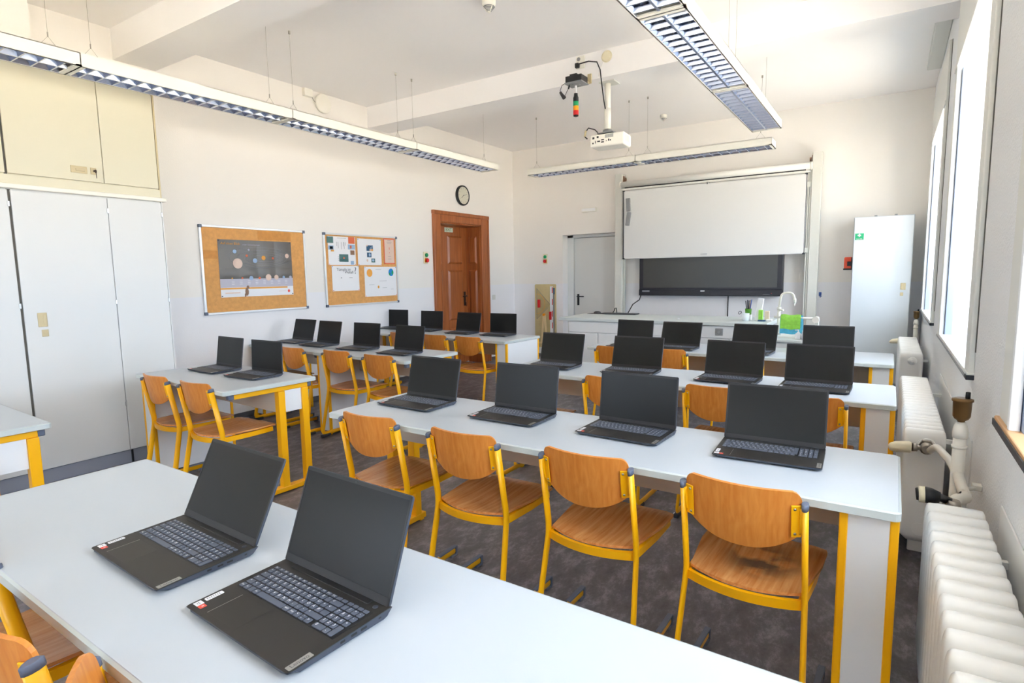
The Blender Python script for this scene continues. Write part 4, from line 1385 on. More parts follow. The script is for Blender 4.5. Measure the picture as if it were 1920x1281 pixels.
P('leg', MB().rtube([(-4.985, YF - .032, .735), (-5.03, YF - .032, .255)], .030, .022, (0, 1, 0)), M['pine'])
P('leg', MB().rtube([(-4.968, YF - .032, .735), (-4.93, YF - .032, .255)], .030, .022, (0, 1, 0)), M['pine'])
P('head', MB().lathe([(.022, -.02), (.024, 0), (.022, .022)], 16, frame_m((-4.976, YF - .034, .74), (1, 0, 0), (0, 0, 1), (0, -1, 0))), M['amber'])
P('foot_peg', MB().bbox((-5.11, YF - .03, .235), (-5.0, YF - .017, .262), .004), M['pine'])

t, P = local_thing('emergency_light', 'small white rectangular emergency light above the white door', 'light', (-4.13, YF, 2.455))
P('body', MB().bbox((-4.26, YF - .05, 2.42), (-4.0, YF - .001, 2.485), .008), M['lamp'])
P('lens', MB().bbox((-4.25, YF - .054, 2.43), (-4.01, YF - .049, 2.475), .004), M['tube'])

# board system: two columns, roll up screen, whiteboard, display
YW = 8.45
for s, x0, x1, lab in (('l', -3.617, -3.500, 'pale grey board column left of the whiteboard, beside the white door'), ('r', -.915, -.802, 'pale grey board column right of the whiteboard')):
    t, P = local_thing('board_column', lab, 'column', ((x0 + x1) / 2, YW + .1, 0), 'whiteboard columns')
    P('post', MB().bbox((x0, YW + .04, 0), (x1, YW + .16, 2.93), .006), M['wb_post'])
    xa = x1 if s == 'l' else x0
    sg = 1 if s == 'l' else -1
    P('guide_rail', MB().box((xa, YW + .055, 0), (xa + sg * .022, YW + .085, 2.74)).box((xa + sg * .028, YW + .055, 0), (xa + sg * .042, YW + .085, 2.74)), M['wb_post'])
    P('guide_groove', MB().box((xa + sg * .0, YW + .086, 0), (xa + sg * .042, YW + .09, 2.74)), M['gap'])
    P('wall_bracket', MB().box((x0 + .02, YW + .16, .4), (x1 - .02, YF, .44)).box((x0 + .02, YW + .16, 2.5), (x1 - .02, YF, 2.54)), M['wb_post'])
    P('pulley', MB().lathe([(.03, -.008), (.024, 0), (.03, .008)], 14, frame_m((xa + sg * .028, YW + .10, 2.85), (0, 1, 0), (0, 0, 1), (1, 0, 0))).box((xa + sg * .0, YW + .07, 2.80), (xa + sg * .012, YW + .13, 2.90)), M['brown'])
t, P = local_thing('roller_screen', 'rolled up projection screen tube above the whiteboard', 'screen', (-2.21, YW, 2.70))
P('tube', MB().tube([(-3.50, YW + .0, 2.758), (-.925, YW + .0, 2.758)], .045, 16), M['screen_white'])
P('end_cap', MB().tube([(-3.515, YW, 2.758), (-3.50, YW, 2.758)], .049, 16), M['lamp'])
P('end_cap', MB().tube([(-.925, YW, 2.758), (-.910, YW, 2.758)], .049, 16), M['lamp'])
P('cloth_edge', MB().box((-3.44, YW - .012, 2.700), (-.98, YW - .002, 2.722)), M['black'])
P('slat', MB().bbox((-3.48, YW - .02, 2.672), (-.93, YW + .006, 2.700), .006), M['screen_white'])
P('pull_knob', MB().lathe([(.006, 0), (.012, .01), (.012, .02)], 10, frame_m((-2.21, YW - .008, 2.652), (1, 0, 0), (0, 1, 0), (0, 0, 1))), M['grey'])
t, P = local_thing('whiteboard', 'wide white sliding board pushed up in front of the black display', 'board', (-2.21, YW, 1.65))
P('panel', MB().prism(rrect(-3.452, 1.652, -.972, 2.660, .02), 0, .022, m=frame_m((0, YW + .022, 0), (1, 0, 0), (0, 0, 1), (0, -1, 0))), M['wb'])
P('frame', MB().prism(rrect(-3.464, 1.645, -.962, 2.668, .024), 0, .010, m=frame_m((0, YW + .034, 0), (1, 0, 0), (0, 0, 1), (0, -1, 0))), M['alu'])
for xx in (-3.470, -.985):
    P('side_seal', MB().bbox((xx, YW + .004, 1.66), (xx + .018 if xx > -2 else xx + .014, YW + .034, 2.65), .003), M['dark_cap'])
    for zz in (1.64, 2.652):
        P('corner_cap', MB().bbox((xx - .004, YW + .002, zz), (xx + .026, YW + .036, zz + .02), .004), M['dark_cap'])
P('carriage', MB().bbox((-.966, YW + .02, 1.66), (-.93, YW + .06, 1.72), .004).bbox((-.966, YW + .02, 2.50), (-.93, YW + .06, 2.56), .004), M['wb_post'])
P('grip', MB().bbox((-2.29, YW - .02, 1.675), (-2.20, YW, 1.692), .006), M['chrome'])
for z0, a in ((2.455, -3), (2.245, 8)):
    m_ = Matrix.Translation((-3.375, YW - .012, z0)) @ Matrix.Rotation(R(a), 4, 'Y')
    t2 = thing('board_eraser', 'upper grey magnetic pen holder at the left edge of the whiteboard' if z0 > 2.4 else 'lower tilted grey magnetic pen holder on the whiteboard', 'holder', (-3.375, YW - .012, z0), 0, 'magnetic holders on the whiteboard')
    put('shell', MB().bbox((-.035, -.018, -.10), (.03, .011, .10), .008, m=Matrix.Rotation(R(a), 4, 'Y')), M['grey'], t2)
t, P = local_thing('display', 'large black interactive display half covered by the whiteboard', 'screen', (-2.22, YW + .1, 1.09))
yt = YW + .075
P('body', MB().bbox((-3.230, yt, 1.092), (-1.214, yt + .09, 2.24), .012), M['tv_frame'])
P('screen', MB().box((-3.165, yt - .002, 1.205), (-1.285, yt + .001, 2.17)), M['tv'])
P('lower_bar', MB().bbox((-3.230, yt - .012, 1.086), (-1.214, yt, 1.178), .006), M['tv_frame'])
P('label_strip', MB().box((-3.175, yt - .0135, 1.143), (-3.06, yt - .012, 1.165)), M['line'])
P('maker_plate', MB().box((-2.30, yt - .0135, 1.150), (-2.24, yt - .012, 1.164)), M['paper'])
q = MB()
for k in range(6):
    q.box((-1.455 + k * .015, yt - .0135, 1.108), (-1.449 + k * .015, yt - .012, 1.114))
P('buttons', q, M['line'])
P('red_light', MB().box((-1.352, yt - .0135, 1.122), (-1.345, yt - .012, 1.129)), M['red'])
P('wall_mount', MB().box((-2.7, yt + .09, 1.4), (-1.7, YF, 1.9)), M['black'])
P('cable', MB().tube([(-3.21, yt + .03, 1.10), (-3.23, yt + .02, 1.02), (-3.31, yt - .05, .95), (-3.36, yt - .15, .80)], .008, 6), M['black'])
P('cable', MB().tube([(-1.945, YF - .008, 1.10), (-1.945, YF - .008, .5)], .007, 6), M['black'])

# teacher's counter with sink
t, P = local_thing('counter', 'long pale grey lab counter with drawers and a lower sink bay before the display', 'counter', (-2.0, 6.5, 0))
P('worktop', MB().bbox((-3.335, 6.13, .878), (-1.0, 6.95, .916), .006), M['counter_top'])
P('carcass', MB().box((-3.215, 6.175, .08), (-1.06, 6.88, .878)), M['panel'])
P('plinth', MB().box((-3.20, 6.22, 0), (-1.06, 6.86, .08)), M['plinth'])
for x0, x1 in ((-3.212, -2.44), (-2.436, -1.665), (-1.661, -1.062)):
    d_ = P('drawer', MB().bbox((x0, 6.156, .748), (x1, 6.174, .872), .003), M['panel'])
    if x0 > -1.7:
        P('socket', MB().bbox((-1.50, 6.146, .775), (-1.425, 6.157, .85), .004).lathe([(.022, .0), (.018, .006)], 12, frame_m((-1.4625, 6.147, .8125), (1, 0, 0), (0, 0, 1), (0, -1, 0))), M['grey'], d_)
for x0, x1 in ((-3.212, -2.832), (-2.828, -2.44), (-2.436, -2.052), (-2.048, -1.665), (-1.661, -1.362), (-1.358, -1.062)):
    P('cupboard_door', MB().bbox((x0, 6.156, .09), (x1, 6.174, .742), .003), M['panel'])
P('sink_worktop', MB().bbox((-1.0, 6.13, .735), (-.42, 6.95, .762), .006), M['counter_top'])
P('sink_basin', MB().bbox((-.93, 6.30, .757), (-.66, 6.70, .764), .002).bbox((-.90, 6.33, .7635), (-.69, 6.67, .7645), .0004), M['wb_post'])
P('sink_carcass', MB().box((-1.055, 6.16, 0), (-.44, 6.90, .735)), M['panel'])
P('sink_panel', MB().bbox((-.99, 6.148, .62), (-.45, 6.160, .725), .003).bbox((-.99, 6.148, .05), (-.45, 6.160, .612), .003), M['panel'])
P('towel_rail', MB().tube([(-.985, 6.42, .962), (-.60, 6.42, .955)], .012, 10), M['pipe'])
t, P = local_thing('sink_tap', 'tall white swan neck tap over the sink bay of the counter', 'tap', (-.965, 6.60, .765))
P('pillar', MB().tube([(-.966, 6.60, .764), (-.966, 6.60, 1.05)], .016, 12).lathe([(.026, .0), (.022, .03)], 14, Matrix.Translation((-.966, 6.60, .764))).tube([(-.966, 6.60, 1.03), (-.966, 6.60, 1.055)], .021, 12), M['pipe'])
P('spout', MB().tube(fillet([(-.966, 6.60, 1.05), (-.948, 6.60, 1.205), (-.835, 6.60, 1.205), (-.818, 6.60, 1.10)], .06, 8), .0115, 10).tube([(-.821, 6.60, 1.145), (-.819, 6.60, 1.115)], .015, 10).tube([(-.819, 6.60, 1.10), (-.826, 6.60, 1.065)], .007, 8), M['pipe'])
P('lever', MB().tube([(-.95, 6.59, 1.025), (-.92, 6.57, 1.025)], .010, 8), M['pipe'])
P('valve', MB().tube([(-.60, 6.42, .955), (-.60, 6.60, .955), (-.60, 6.60, .764)], .013, 8).lathe([(.03, -.02), (.034, 0), (.03, .02)], 14, frame_m((-.60, 6.40, .945), (1, 0, 0), (0, 0, 1), (0, -1, 0))), M['pipe'])
def towel(name, label, mt, x0, x1, zt, zb, dy, thick=.006):
    b = MB()
    def fn(u, v):
        s_ = v * 2 - 1
        x = x0 + (x1 - x0) * u
        z = zt - (zt - zb) * abs(s_) ** .9 * (1 if s_ < 0 else .8)
        return (x, 6.42 + dy * math.tanh(s_ * 4) * .020 + .004 * math.sin(u * 17 + v * 3) * abs(s_), z + .004 * math.sin(u * 9)), (0, (1 if s_ > 0 else -1), .6 if abs(s_) < .3 else .02)
    b.sheet(fn, 16, 16, thick)
    put(name, b, M[mt], label=label, cat='towel', group='cloths on the sink rail')
towel('dish_towel', 'blue cloth hanging on the sink rail under the green one', 'aqua', -.925, -.715, .978, .795, 1)
towel('dish_towel', 'lime green cloth folded over the blue one at the sink', 'lime', -.92, -.735, .988, .845, 1.45)
t, P = local_thing('soap_bottle', 'small white pump bottle beside the sink', 'bottle', (-.735, 6.26, .764))
P('bottle', MB().lathe([(.026, 0), (.028, .004), (.028, .05), (.012, .062), (.010, .07)], 14, Matrix.Translation((-.735, 6.26, .7635))), M['paper'])
P('pump', MB().tube([(-.735, 6.26, .83), (-.735, 6.26, .85), (-.765, 6.26, .85)], .006, 8), M['paper'])
put('paper_box', MB().bbox((-.70, 6.22, .7635), (-.56, 6.36, .838), .006), M['poster_grey'], label='pale box on the sink bay right of the white pump bottle', cat='box')
t, P = local_thing('graphics_tablet', 'flat dark grey tablet lying on the counter by the mouse', 'tablet', (-2.83, 6.92, .916))
P('body', MB().prism(rrect(-3.10, 6.79, -2.62, 6.945, .012), .9165, .930, chamfer=.003), M['dark_cap'])
P('active_area', MB().box((-3.03, 6.815, .9295), (-2.66, 6.925, .9305)), M['black'])
t, P = local_thing('computer_mouse', 'dark mouse at the left end of the tablet on the counter', 'mouse', (-3.17, 6.84, .916))
P('shell', MB().lathe([(.03, 0), (.032, .008), (.028, .022), (.014, .032), (0, .034)], 16, Matrix.Translation((-3.16, 6.86, .9165)) @ Matrix.Scale(1.7, 4, (1, 0, 0))), M['dark_cap'])
P('wheel', MB().bbox((-3.19, 6.856, .944), (-3.175, 6.864, .950), .002), M['grey'])
put('mouse_mat', MB().prism(rrect(-3.27, 6.78, -3.09, 6.94, .01), .9162, .9185), M['dark_cap'], label='thin dark mat under the mouse on the counter', cat='mat')
put('cable', MB().tube([(-2.98, 6.93, .922), (-2.965, 6.945, .95), (-2.955, 6.952, .985), (-2.94, 6.955, .99), (-2.935, 6.96, .95), (-2.93, 6.97, .5)], .006, 6), M['black'], label='short black cable looping behind the tablet on the counter', cat='cable')
# pens and small things on the counter
put('white_block', MB().bbox((-1.282, 6.465, .9165), (-1.218, 6.535, .976), .003), M['paper'], label='small white block under the green pen pot on the counter', cat='block')
t, P = local_thing('pen_cup', 'pale milky plastic cup before the green pen pot on the counter', 'cup', (-1.255, 6.40, .916))
P('cup', MB().lathe([(.040, 0), (.044, .004), (.052, .11), (.049, .11), (.041, .006)], 18, Matrix.Translation((-1.255, 6.40, .9165)) @ Matrix.Scale(.72, 4)), M['milky'])
put('pen_pot', MB().lathe([(.030, 0), (.034, .062), (.030, .062), (.027, .003)], 16, Matrix.Translation((-1.25, 6.50, .976))), M['pen_green'], label='green pot with pens standing on a white block behind the pale cup', cat='pot')
for k, (dx, dy, ln, mt) in enumerate(((-.022, .0, .14, 'black'), (-.010, .008, .15, 'dark_cap'), (.002, .0, .145, 'black'), (.012, .008, .15, 'brown'), (.024, -.004, .155, 'blue'))):
    t, P = local_thing('pen', ['black pen at the left of the green pot', 'dark grey pen in the green pot', 'second black pen in the green pot', 'brown pen in the green pot', 'blue pen at the right of the green pot'][k], 'pen', (-1.25 + dx, 6.50 + dy, .98), 'pens in the green pot')
    P('barrel', MB().tube([(-1.25 + dx * .5, 6.50 + dy, .98), (-1.25 + dx * 1.3, 6.50 + dy, .98 + ln)], .005, 8), M[mt])
t, P = local_thing('scissors', 'grey scissor handles leaning left of the pen pot', 'scissors', (-1.30, 6.45, .93))
P('handle', MB().tube([(-1.318 + .010 * math.cos(a) + .010 * math.sin(a), 6.42, 1.0 + .016 * math.sin(a) - .006 * math.cos(a)) for a in [2 * PI * i / 12 for i in range(13)]], .0035, 6), M['ink'])
P('blade', MB().tube([(-1.31, 6.42, 1.012), (-1.27, 6.43, .955)], .004, 6), M['silver'])
put('white_carton', MB().bbox((-.028, -.02, 0), (.028, .02, .235), .003), M['paper'], loc=(-1.155, 6.48, .916), rot=(0, R(8), 0), label='tall narrow white carton leaning beside the pens', cat='carton')
put('green_card_pack', MB().bbox((-1.135, 6.42, .9165), (-1.095, 6.46, 1.03), .003), M['lime'], label='lime green pack right of the white carton', cat='pack')
put('orange_notes', MB().bbox((-1.088, 6.50, .9165), (-1.045, 6.54, 1.015), .003), M['peach'], label='peach coloured note block on the counter end', cat='notes')
put('dark_tray', MB().bbox((-1.13, 6.36, .9165), (-1.06, 6.41, .932), .003), M['navy'], label='small dark tray before the green pack', cat='tray')
put('white_cloth', MB().bbox((-1.06, 6.40, .9165), (-1.005, 6.47, .935), .006), M['paper'], label='small folded white cloth at the counter end', cat='cloth')
put('small_bowl', MB().lathe([(.010, 0), (.016, .008), (.020, .012)], 12, Matrix.Translation((-1.95, 6.35, .9165))), M['paper'], label='tiny white dish on the counter near its middle', cat='dish')

# locker and bag
t, P = local_thing('locker', 'tall white metal locker with a green first aid sign', 'locker', (-.105, 8.45, 0))
P('body', MB().bbox((-.405, 8.235, .05), (.198, 8.64, 2.055), .004).box((-.39, 8.26, 0), (.18, 8.62, .05)), M['locker'])
P('door', MB().bbox((-.400, 8.217, .06), (.194, 8.234, 2.048), .004), M['locker'])
P('handle', MB().bbox((.098, 8.212, 1.185), (.150, 8.218, 1.265), .003).bbox((.104, 8.209, 1.19), (.118, 8.213, 1.26), .002), M['beige'])
P('lock', MB().bbox((.098, 8.213, 1.115), (.130, 8.218, 1.155), .003), M['beige'])
P('lug', MB().bbox((-.20, 8.22, 2.055), (-.17, 8.24, 2.068), .002).bbox((0, 8.22, 2.055), (.03, 8.24, 2.068), .002), M['grey'])
t, P = local_thing('first_aid_sign', 'green first aid sign with a white cross on the locker', 'sign', (-.345, 8.216, 1.83))
P('plate', MB().bbox((-.388, 8.2145, 1.785), (-.298, 8.2168, 1.862), .001), M['firstaid'])
P('cross', MB().box((-.362, 8.2138, 1.832), (-.326, 8.2146, 1.846)).box((-.351, 8.2138, 1.821), (-.337, 8.2146, 1.857)), M['paper'])
P('lettering', text_mb('Erste Hilfe', .014, m=frame_m((-.343, 8.2140, 1.796), (1, 0, 0), (0, 0, 1), (0, -1, 0))), M['paper'])
t, P = local_thing('hanging_pouch', 'orange red pouch with a black strap hanging left of the locker', 'pouch', (-.48, 8.45, 1.44))
P('pouch', MB().bbox((-.50, 8.36, 1.435), (-.408, 8.46, 1.585), .012), M['orange_red'])
P('strap', MB().bbox((-.465, 8.352, 1.475), (-.406, 8.362, 1.53), .003).bbox((-.506, 8.35, 1.425), (-.41, 8.468, 1.445), .004).bbox((-.424, 8.35, 1.44), (-.408, 8.36, 1.58), .003), M['black'])
put('blue_hook', MB().tube([(-.775, YF - .002, 1.115), (-.775, YF - .025, 1.10), (-.77, YF - .04, 1.075), (-.755, YF - .045, 1.085)], .006, 6).bbox((-.79, YF - .004, 1.09), (-.76, YF - .0005, 1.14), .002), M['blue'], label='small blue hook on the front wall right of the board column', cat='hook')

# ================================================================== ceiling things
t, P = local_thing('projector', 'white ceiling projector on a tall white pole', 'projector', (-2.42, 5.50, 3.295))
P('ceiling_plate', MB().bbox((-2.49, 5.43, 3.283), (-2.33, 5.58, 3.294), .003), M['wb_post'])
P('pole', MB().tube([(-2.425, 5.50, 3.285), (-2.425, 5.50, 2.85)], .030, 14).tube([(-2.425, 5.50, 3.05), (-2.425, 5.50, 2.86)], .034, 14), M['lamp'])
P('joint', MB().lathe([(.05, 0), (.045, .03), (.02, .04)], 14, Matrix.Translation((-2.425, 5.50, 2.815))).bbox((-2.51, 5.43, 2.805), (-2.34, 5.57, 2.818), .004), M['grey'])
pm = Matrix.Translation((-2.40, 5.52, 2.74)) @ Matrix.Rotation(R(4), 4, 'Z')
P('body', MB().bbox((-.175, -.11, -.065), (.175, .11, .055), .018, 3, m=pm), M['lamp'])
q = MB()
for x0, z0, x1, z1 in ((-.15, .012, -.13, .032), (-.105, .02, -.085, .036), (-.15, -.035, -.138, -.02), (-.122, -.03, -.115, -.005), (-.1, -.02, -.07, -.008), (-.06, -.03, -.03, -.018), (-.06, -.008, -.03, .002), (-.01, -.02, -.002, -.012), (.012, -.02, .024, 0), (.03, -.02, .042, -.008)):
    q.box((x0, -.1115, z0), (x1, -.109, z1), m=pm)
P('port', q, M['black'])
q = MB()
for k in range(8):
    q.box((-.02 + k * .011, -.1118, .012), (-.013 + k * .011, -.109, .044), m=pm)
P('vent', q, M['grey'])
q = MB()
for k in range(6):
    q.box((.1735, -.08 + k * .02, -.03), (.1762, -.07 + k * .02, .03), m=pm)
P('vent', q, M['cream'])
P('lens', MB().lathe([(.034, .0), (.034, .02), (.024, .022)], 16, pm @ frame_m((.09, .105, 0), (1, 0, 0), (0, 0, 1), (0, 1, 0))), M['black'])
P('cable', MB().tube([(-2.60, 5.405, 2.765), (-2.625, 5.40, 2.79), (-2.62, 5.40, 2.83), (-2.59, 5.41, 2.87), (-2.53, 5.43, 2.85), (-2.49, 5.46, 2.80)], .006, 6), M['black'])
P('cable_plug', MB().tube([(-2.625, 5.398, 2.79), (-2.612, 5.398, 2.845)], .011, 8), M['beige'])
put('power_cord', MB().tube([(-2.647, 5.29, 3.44), (-2.62, 5.27, 3.445), (-2.52, 5.27, 3.45), (-2.44, 5.28, 3.43), (-2.415, 5.30, 3.36), (-2.425, 5.37, 3.22), (-2.44, 5.44, 3.12), (-2.435, 5.468, 3.04)], .006, 7).bbox((-2.668, 5.265, 3.415), (-2.628, 5.30, 3.46), .006), M['black'], label='black power cord running from the beam socket to the projector pole', cat='cable')
t, P = local_thing('beam_socket', 'white double socket on the ceiling beam above the signal tower', 'socket', (-2.645, 5.33, 3.48))
P('plate', MB().bbox((-2.675, 5.312, 3.415), (-2.585, 5.3285, 3.535), .004), M['lamp'])
P('insert', MB().lathe([(.020, .0), (.017, .008)], 12, frame_m((-2.648, 5.315, 3.505), (1, 0, 0), (0, 0, 1), (0, -1, 0))), M['grey'])
t, P = local_thing('round_cover', 'round cream blanking cover on the ceiling beam', 'cover', (-2.36, 5.33, 3.475))
P('disc', MB().lathe([(.055, .0015), (.052, .008), (.04, .011)], 24, frame_m((-2.36, 5.33, 3.477), (1, 0, 0), (0, 0, 1), (0, -1, 0))), M['ivory'])
P('cable', MB().tube([(-2.385, 5.327, 3.43), (-2.43, 5.327, 3.38), (-2.44, 5.327, 3.31)], .004, 6), M['wall'])
t, P = local_thing('signal_tower', 'green yellow red signal tower hanging from the ceiling beam', 'signal light', (-2.62, 5.2, 3.2))
sx, sy = -2.622, 5.20
P('bracket', MB().bbox((-2.555, 5.19, 3.26), (-2.535, 5.34, 3.275), .002).bbox((-2.555, 5.315, 3.26), (-2.515, 5.3285, 3.35), .002), M['beige'])
P('box', MB().bbox((-2.70, 5.13, 3.245), (-2.53, 5.27, 3.305), .005).bbox((-2.665, 5.15, 3.305), (-2.59, 5.22, 3.325), .004), M['black'])
P('base_plate', MB().bbox((-2.706, 5.12, 3.235), (-2.524, 5.28, 3.246), .003).lathe([(.045, 0), (.045, .012)], 18, Matrix.Translation((sx, sy, 3.226))), M['grey'])
P('stem', MB().tube([(sx, sy, 3.235), (sx, sy, 3.145)], .010, 10), M['paper'])
P('collar', MB().lathe([(.026, 0), (.026, .035), (.020, .05), (.018, .075)], 16, Matrix.Translation((sx, sy, 3.08))), M['black'])
for z0, mt, nm in ((3.035, 'green', 'green_lens'), (2.995, 'amber', 'amber_lens'), (2.953, 'red', 'red_lens')):
    P(nm, MB().lathe([(.0245, 0), (.026, .003), (.026, .042), (.0245, .045)], 18, Matrix.Translation((sx, sy, z0))), M[mt])
P('end_cap', MB().lathe([(.014, 0), (.025, .004), (.025, .014)], 16, Matrix.Translation((sx, sy, 2.94))), M['black'])
P('cable', MB().tube([(-2.70, 5.16, 3.255), (-2.745, 5.15, 3.24), (-2.76, 5.14, 3.19), (-2.755, 5.14, 3.165)], .003, 6).tube([(-2.665, 5.16, 3.235), (-2.675, 5.15, 3.20), (-2.69, 5.14, 3.165), (-2.71, 5.14, 3.13)], .003, 6).tube([(-2.668, 5.155, 3.225), (-2.675, 5.15, 3.195)], .008, 8), M['black'])
P('adapter', MB().tube([(-2.758, 5.14, 3.175), (-2.742, 5.14, 3.15), (-2.715, 5.14, 3.115)], [.012, .014, .020], 10), M['black'])
def smoke_detector(label, x, y, s=1.0):
    t, P = local_thing('smoke_detector', label, 'detector', (x, y, ZC), 'ceiling smoke detectors')
    m_ = Matrix.Translation((x, y, ZC)) @ Matrix.Rotation(PI, 4, 'X') @ Matrix.Scale(s, 4)
    P('base', MB().lathe([(.050, .0005), (.054, .01), (.052, .040), (.046, .052)], 24, m_), M['lamp'])
    for k in range(5):
        P('vent_ring', MB().lathe([(.044 - k * .0065, .054 + k * .0075), (.046 - k * .0065, .0565 + k * .0075), (.041 - k * .0065, .0585 + k * .0075)], 20, m_), M['grey'])
    P('rib', MB().tube([tuple(m_ @ Vector((.046 * math.cos(a), .046 * math.sin(a), .052))) for a in (R(20),)] + [tuple(m_ @ Vector((.012 * math.cos(R(20)), .012 * math.sin(R(20)), .094)))], .004, 6)
      .tube([tuple(m_ @ Vector((.046 * math.cos(R(140)), .046 * math.sin(R(140)), .052))), tuple(m_ @ Vector((.012 * math.cos(R(140)), .012 * math.sin(R(140)), .094)))], .004, 6)
      .tube([tuple(m_ @ Vector((.046 * math.cos(R(260)), .046 * math.sin(R(260)), .052))), tuple(m_ @ Vector((.012 * math.cos(R(260)), .012 * math.sin(R(260)), .094)))], .004, 6), M['lamp'])
    P('tip', MB().lathe([(.042, .052), (.010, .094), (.008, .098)], 18, m_), M['lamp'])
smoke_detector('white conical smoke detector at the top edge of the picture', -2.70, 3.88)
smoke_detector('small smoke detector on the ceiling before the front wall', -2.68, 7.93, .85)

# ================================================================== radiators and pipes
def radiator(label, y0, y1, x0, x1, z0, z1, pitch=.08):
    t, P = local_thing('radiator', label, 'radiator', ((x0 + x1) / 2, y0, 0), 'ribbed radiators under the windows')
    n = int(round((y1 - y0) / pitch))
    xc = (x0 + x1) / 2
    hw = (x1 - x0) / 2
    def section():
        # plan outline as rounded lobes: seen from above a rib is narrower at its edges
        b = MB()
        rings = []
        prof = [(z0, .6, .3), (z0 + .03, .95, .75), (z0 + .08, 1, .88), ((z0 + z1) / 2, 1, .88), (z1 - .06, 1, .88), (z1 - .03, .99, .83), (z1 - .012, .95, .66), (z1 - .003, .90, .42), (z1, .84, .20)]
        m_ = 24
        for z, kx, ky in prof:
            for i in range(m_):
                a = 2 * PI * i / m_
                ca, sa = math.cos(a), math.sin(a)
                rings.append((hw * kx * (abs(ca) ** .4) * (1 if ca > 0 else -1), pitch * .5 * ky * (abs(sa) ** .5) * (1 if sa > 0 else -1), z))
        fs = []
        for j in range(len(prof) - 1):
            for i in range(m_):
                fs.append((j * m_ + i, j * m_ + (i + 1) % m_, (j + 1) * m_ + (i + 1) % m_, (j + 1) * m_ + i))
        b.add(rings, fs, True)
        b.f += [tuple(range(m_ - 1, -1, -1)), tuple((len(prof) - 1) * m_ + i for i in range(m_))]
        b.sm += [True, True]
        for zz in (z0 + .07, z1 - .07):            # the hubs that join the ribs
            b.tube([(0, -pitch / 2, zz), (0, pitch / 2, zz)], .032, 12)
        return b
    me = section().mesh('rib')
    me.materials.append(M['radiator'])
    for k in range(n):
        o = bpy.data.objects.new('rib', me)
        COL.objects.link(o)
        o.parent = t
        o.location = (0, pitch * (k + .5), 0)
    for yy in (y0 + pitch * 2.5, y1 - pitch * 2.5):
        P('foot', MB().bbox((xc - .035, yy - .012, 0), (xc + .035, yy + .012, z0 + .05), .004), M['radiator'])
    P('wall_bracket', MB().box((x1 - .02, y0 + .2, z1 - .10), (XR, y0 + .22, z1 - .08)).box((x1 - .02, y1 - .22, z1 - .10), (XR, y1 - .20, z1 - .08)), M['radiator'])
    P('end_plug', MB().lathe([(.036, 0), (.034, .010), (.014, .016), (.010, .024)], 14, frame_m((xc + .01, y0 + .004, z1 - .07), (1, 0, 0), (0, 0, 1), (0, -1, 0))), M['radiator'])
    return t
radiator('ribbed white radiator nearest the camera at the lower right', .55, 2.31, .130, .290, .12, .672)
radiator('middle ribbed white radiator beside the table ends', 3.28, 4.96, .088, .256, .12, .675)
radiator('farthest ribbed white radiator, in front of the locker', 6.28, 7.80, .098, .280, .12, .675)
put('reflector_panel', MB().box((XR - .006, 3.10, .30), (XR - .001, 5.02, .695)), M['radiator'], label='flat white sheet on the wall behind the middle radiator', cat='panel', group='flat sheets behind radiators')
put('reflector_panel', MB().box((XR - .006, .45, .30), (XR - .001, 2.29, .695)), M['radiator'], label='flat white sheet on the wall behind the nearest radiator', cat='panel', group='flat sheets behind radiators')

def pipework(label, X, Y, near_valve):
    t, P = local_thing('heating_riser', label, 'pipe', (X, Y, 0), 'heating risers')
    P('riser', MB().tube([(X, Y, 0), (X, Y, .80)], .022, 14).tube([(X, Y, .755), (X, Y, .765)], .026, 14).lathe([(.024, 0), (.026, .02), (.022, .045), (.014, .062)], 14, Matrix.Translation((X, Y, .795))), M['pipe'])
    P('air_vent', MB().lathe([(.012, 0), (.012, .016), (.023, .024), (.028, .034), (.030, .09), (.034, .092), (.034, .10), (.022, .104)], 20, Matrix.Translation((X, Y, .845))), M['bronze'])
    P('vent_cap', MB().lathe([(.008, 0), (.008, .022), (.006, .024)], 10, Matrix.Translation((X + .015, Y, .949))), M['black'])
    return t, P
t, P = pipework('white heating riser with a brass air vent between the two near radiators', .250, 2.72, True)
xb = .19
P('branch_pipe', MB().tube(fillet([(.250, 2.72, .64), (.235, 2.80, .675), (.205, 3.10, .655), (.190, 3.20, .605)], .08, 6), .015, 12), M['pipe'])
P('branch_pipe', MB().tube(fillet([(.250, 2.72, .66), (.262, 2.65, .615), (.272, 2.60, .600), (.225, 2.45, .640), (.212, 2.38, .625)], .05, 6), .0185, 12), M['pipe'])
P('wall_clip', MB().tube([(.262, 2.66, .612), (.295, 2.72, .602), (XR - .002, 2.76, .602)], .008, 8).bbox((.30, 2.73, .592), (XR, 2.775, .613), .003), M['pipe'])
P('clip_ring', MB().tube([(.268 + .0005, 2.61, .601), (.266, 2.622, .603)], .0205, 12), M['dark_cap'])
t, P = local_thing('radiator_valve', 'ivory thermostat head sticking out at the middle radiator', 'valve', (.18, 3.22, .605))
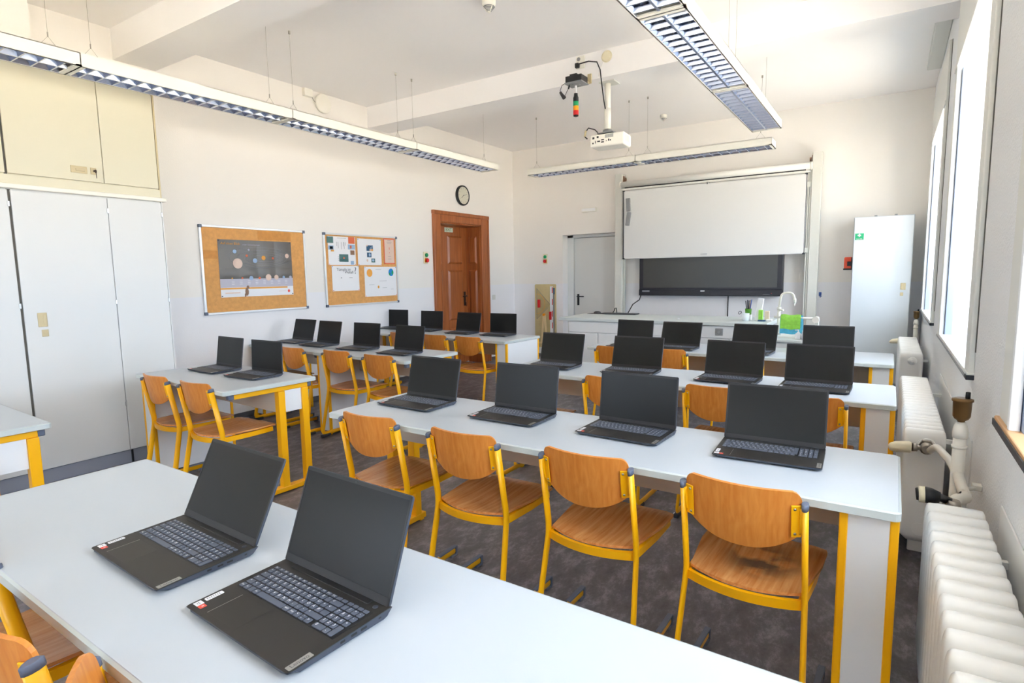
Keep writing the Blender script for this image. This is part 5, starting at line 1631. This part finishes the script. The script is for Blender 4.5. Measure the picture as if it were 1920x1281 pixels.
P('union_nut', MB().lathe([(.034, 0), (.036, .012), (.034, .024)], 6, frame_m((.178, 3.276, .605), (1, 0, 0), (0, 0, 1), (0, -1, 0)), smooth=False).lathe([(.022, .02), (.026, .035), (.026, .06), (.018, .066)], 14, frame_m((.178, 3.276, .605), (1, 0, 0), (0, 0, 1), (0, -1, 0))), M['nickel'])
P('stem', MB().tube([(.165, 3.225, .607), (.118, 3.215, .607)], .011, 10).tube([(.140, 3.22, .607), (.122, 3.216, .607)], .019, 14), M['nickel'])
P('head', MB().tube([(.120, 3.215, .607), (.112, 3.215, .607), (.062, 3.205, .604), (.040, 3.20, .600), (.030, 3.198, .597)], [.022, .027, .026, .020, .010], 16), M['ivory'])
t, P = local_thing('radiator_valve', 'black and ivory thermostat head behind the nearest radiator', 'valve', (.19, 2.345, .67))
P('union_nut', MB().lathe([(.022, 0), (.022, .03), (.017, .04)], 12, frame_m((.212, 2.35, .628), (1, 0, 0), (0, 1, 0), (0, 0, 1))).tube([(.212, 2.312, .605), (.212, 2.35, .632)], .016, 10), M['nickel'])
P('body', MB().tube([(.205, 2.352, .660), (.180, 2.352, .668), (.168, 2.352, .671)], .013, 10).tube([(.175, 2.352, .669), (.150, 2.352, .671), (.134, 2.352, .671)], [.018, .026, .027], 16), M['black'])
P('head_ring', MB().tube([(.134, 2.352, .671), (.116, 2.352, .670)], .0275, 18), M['ivory'])
P('end_disc', MB().tube([(.116, 2.352, .670), (.108, 2.352, .669)], [.023, .020], 18), M['black'])
t, P = pipework('white heating riser with a brass air vent in the far corner by the locker', .265, 8.02, False)
P('branch_pipe', MB().tube(fillet([(.265, 8.02, .62), (.24, 7.95, .64), (.19, 7.86, .605)], .04, 5), .015, 10), M['pipe'])
t, P = local_thing('radiator_valve', 'white thermostat head at the far end of the farthest radiator', 'valve', (.12, 7.86, .62))
P('head', MB().tube([(.15, 7.85, .62), (.12, 7.85, .62), (.05, 7.85, .612), (.02, 7.85, .60)], [.022, .030, .026, .010], 14), M['ivory'])
P('stem', MB().tube([(.19, 7.86, .615), (.15, 7.85, .62)], .014, 10).tube([(.19, 7.79, .605), (.19, 7.87, .605)], .018, 10), M['nickel'])
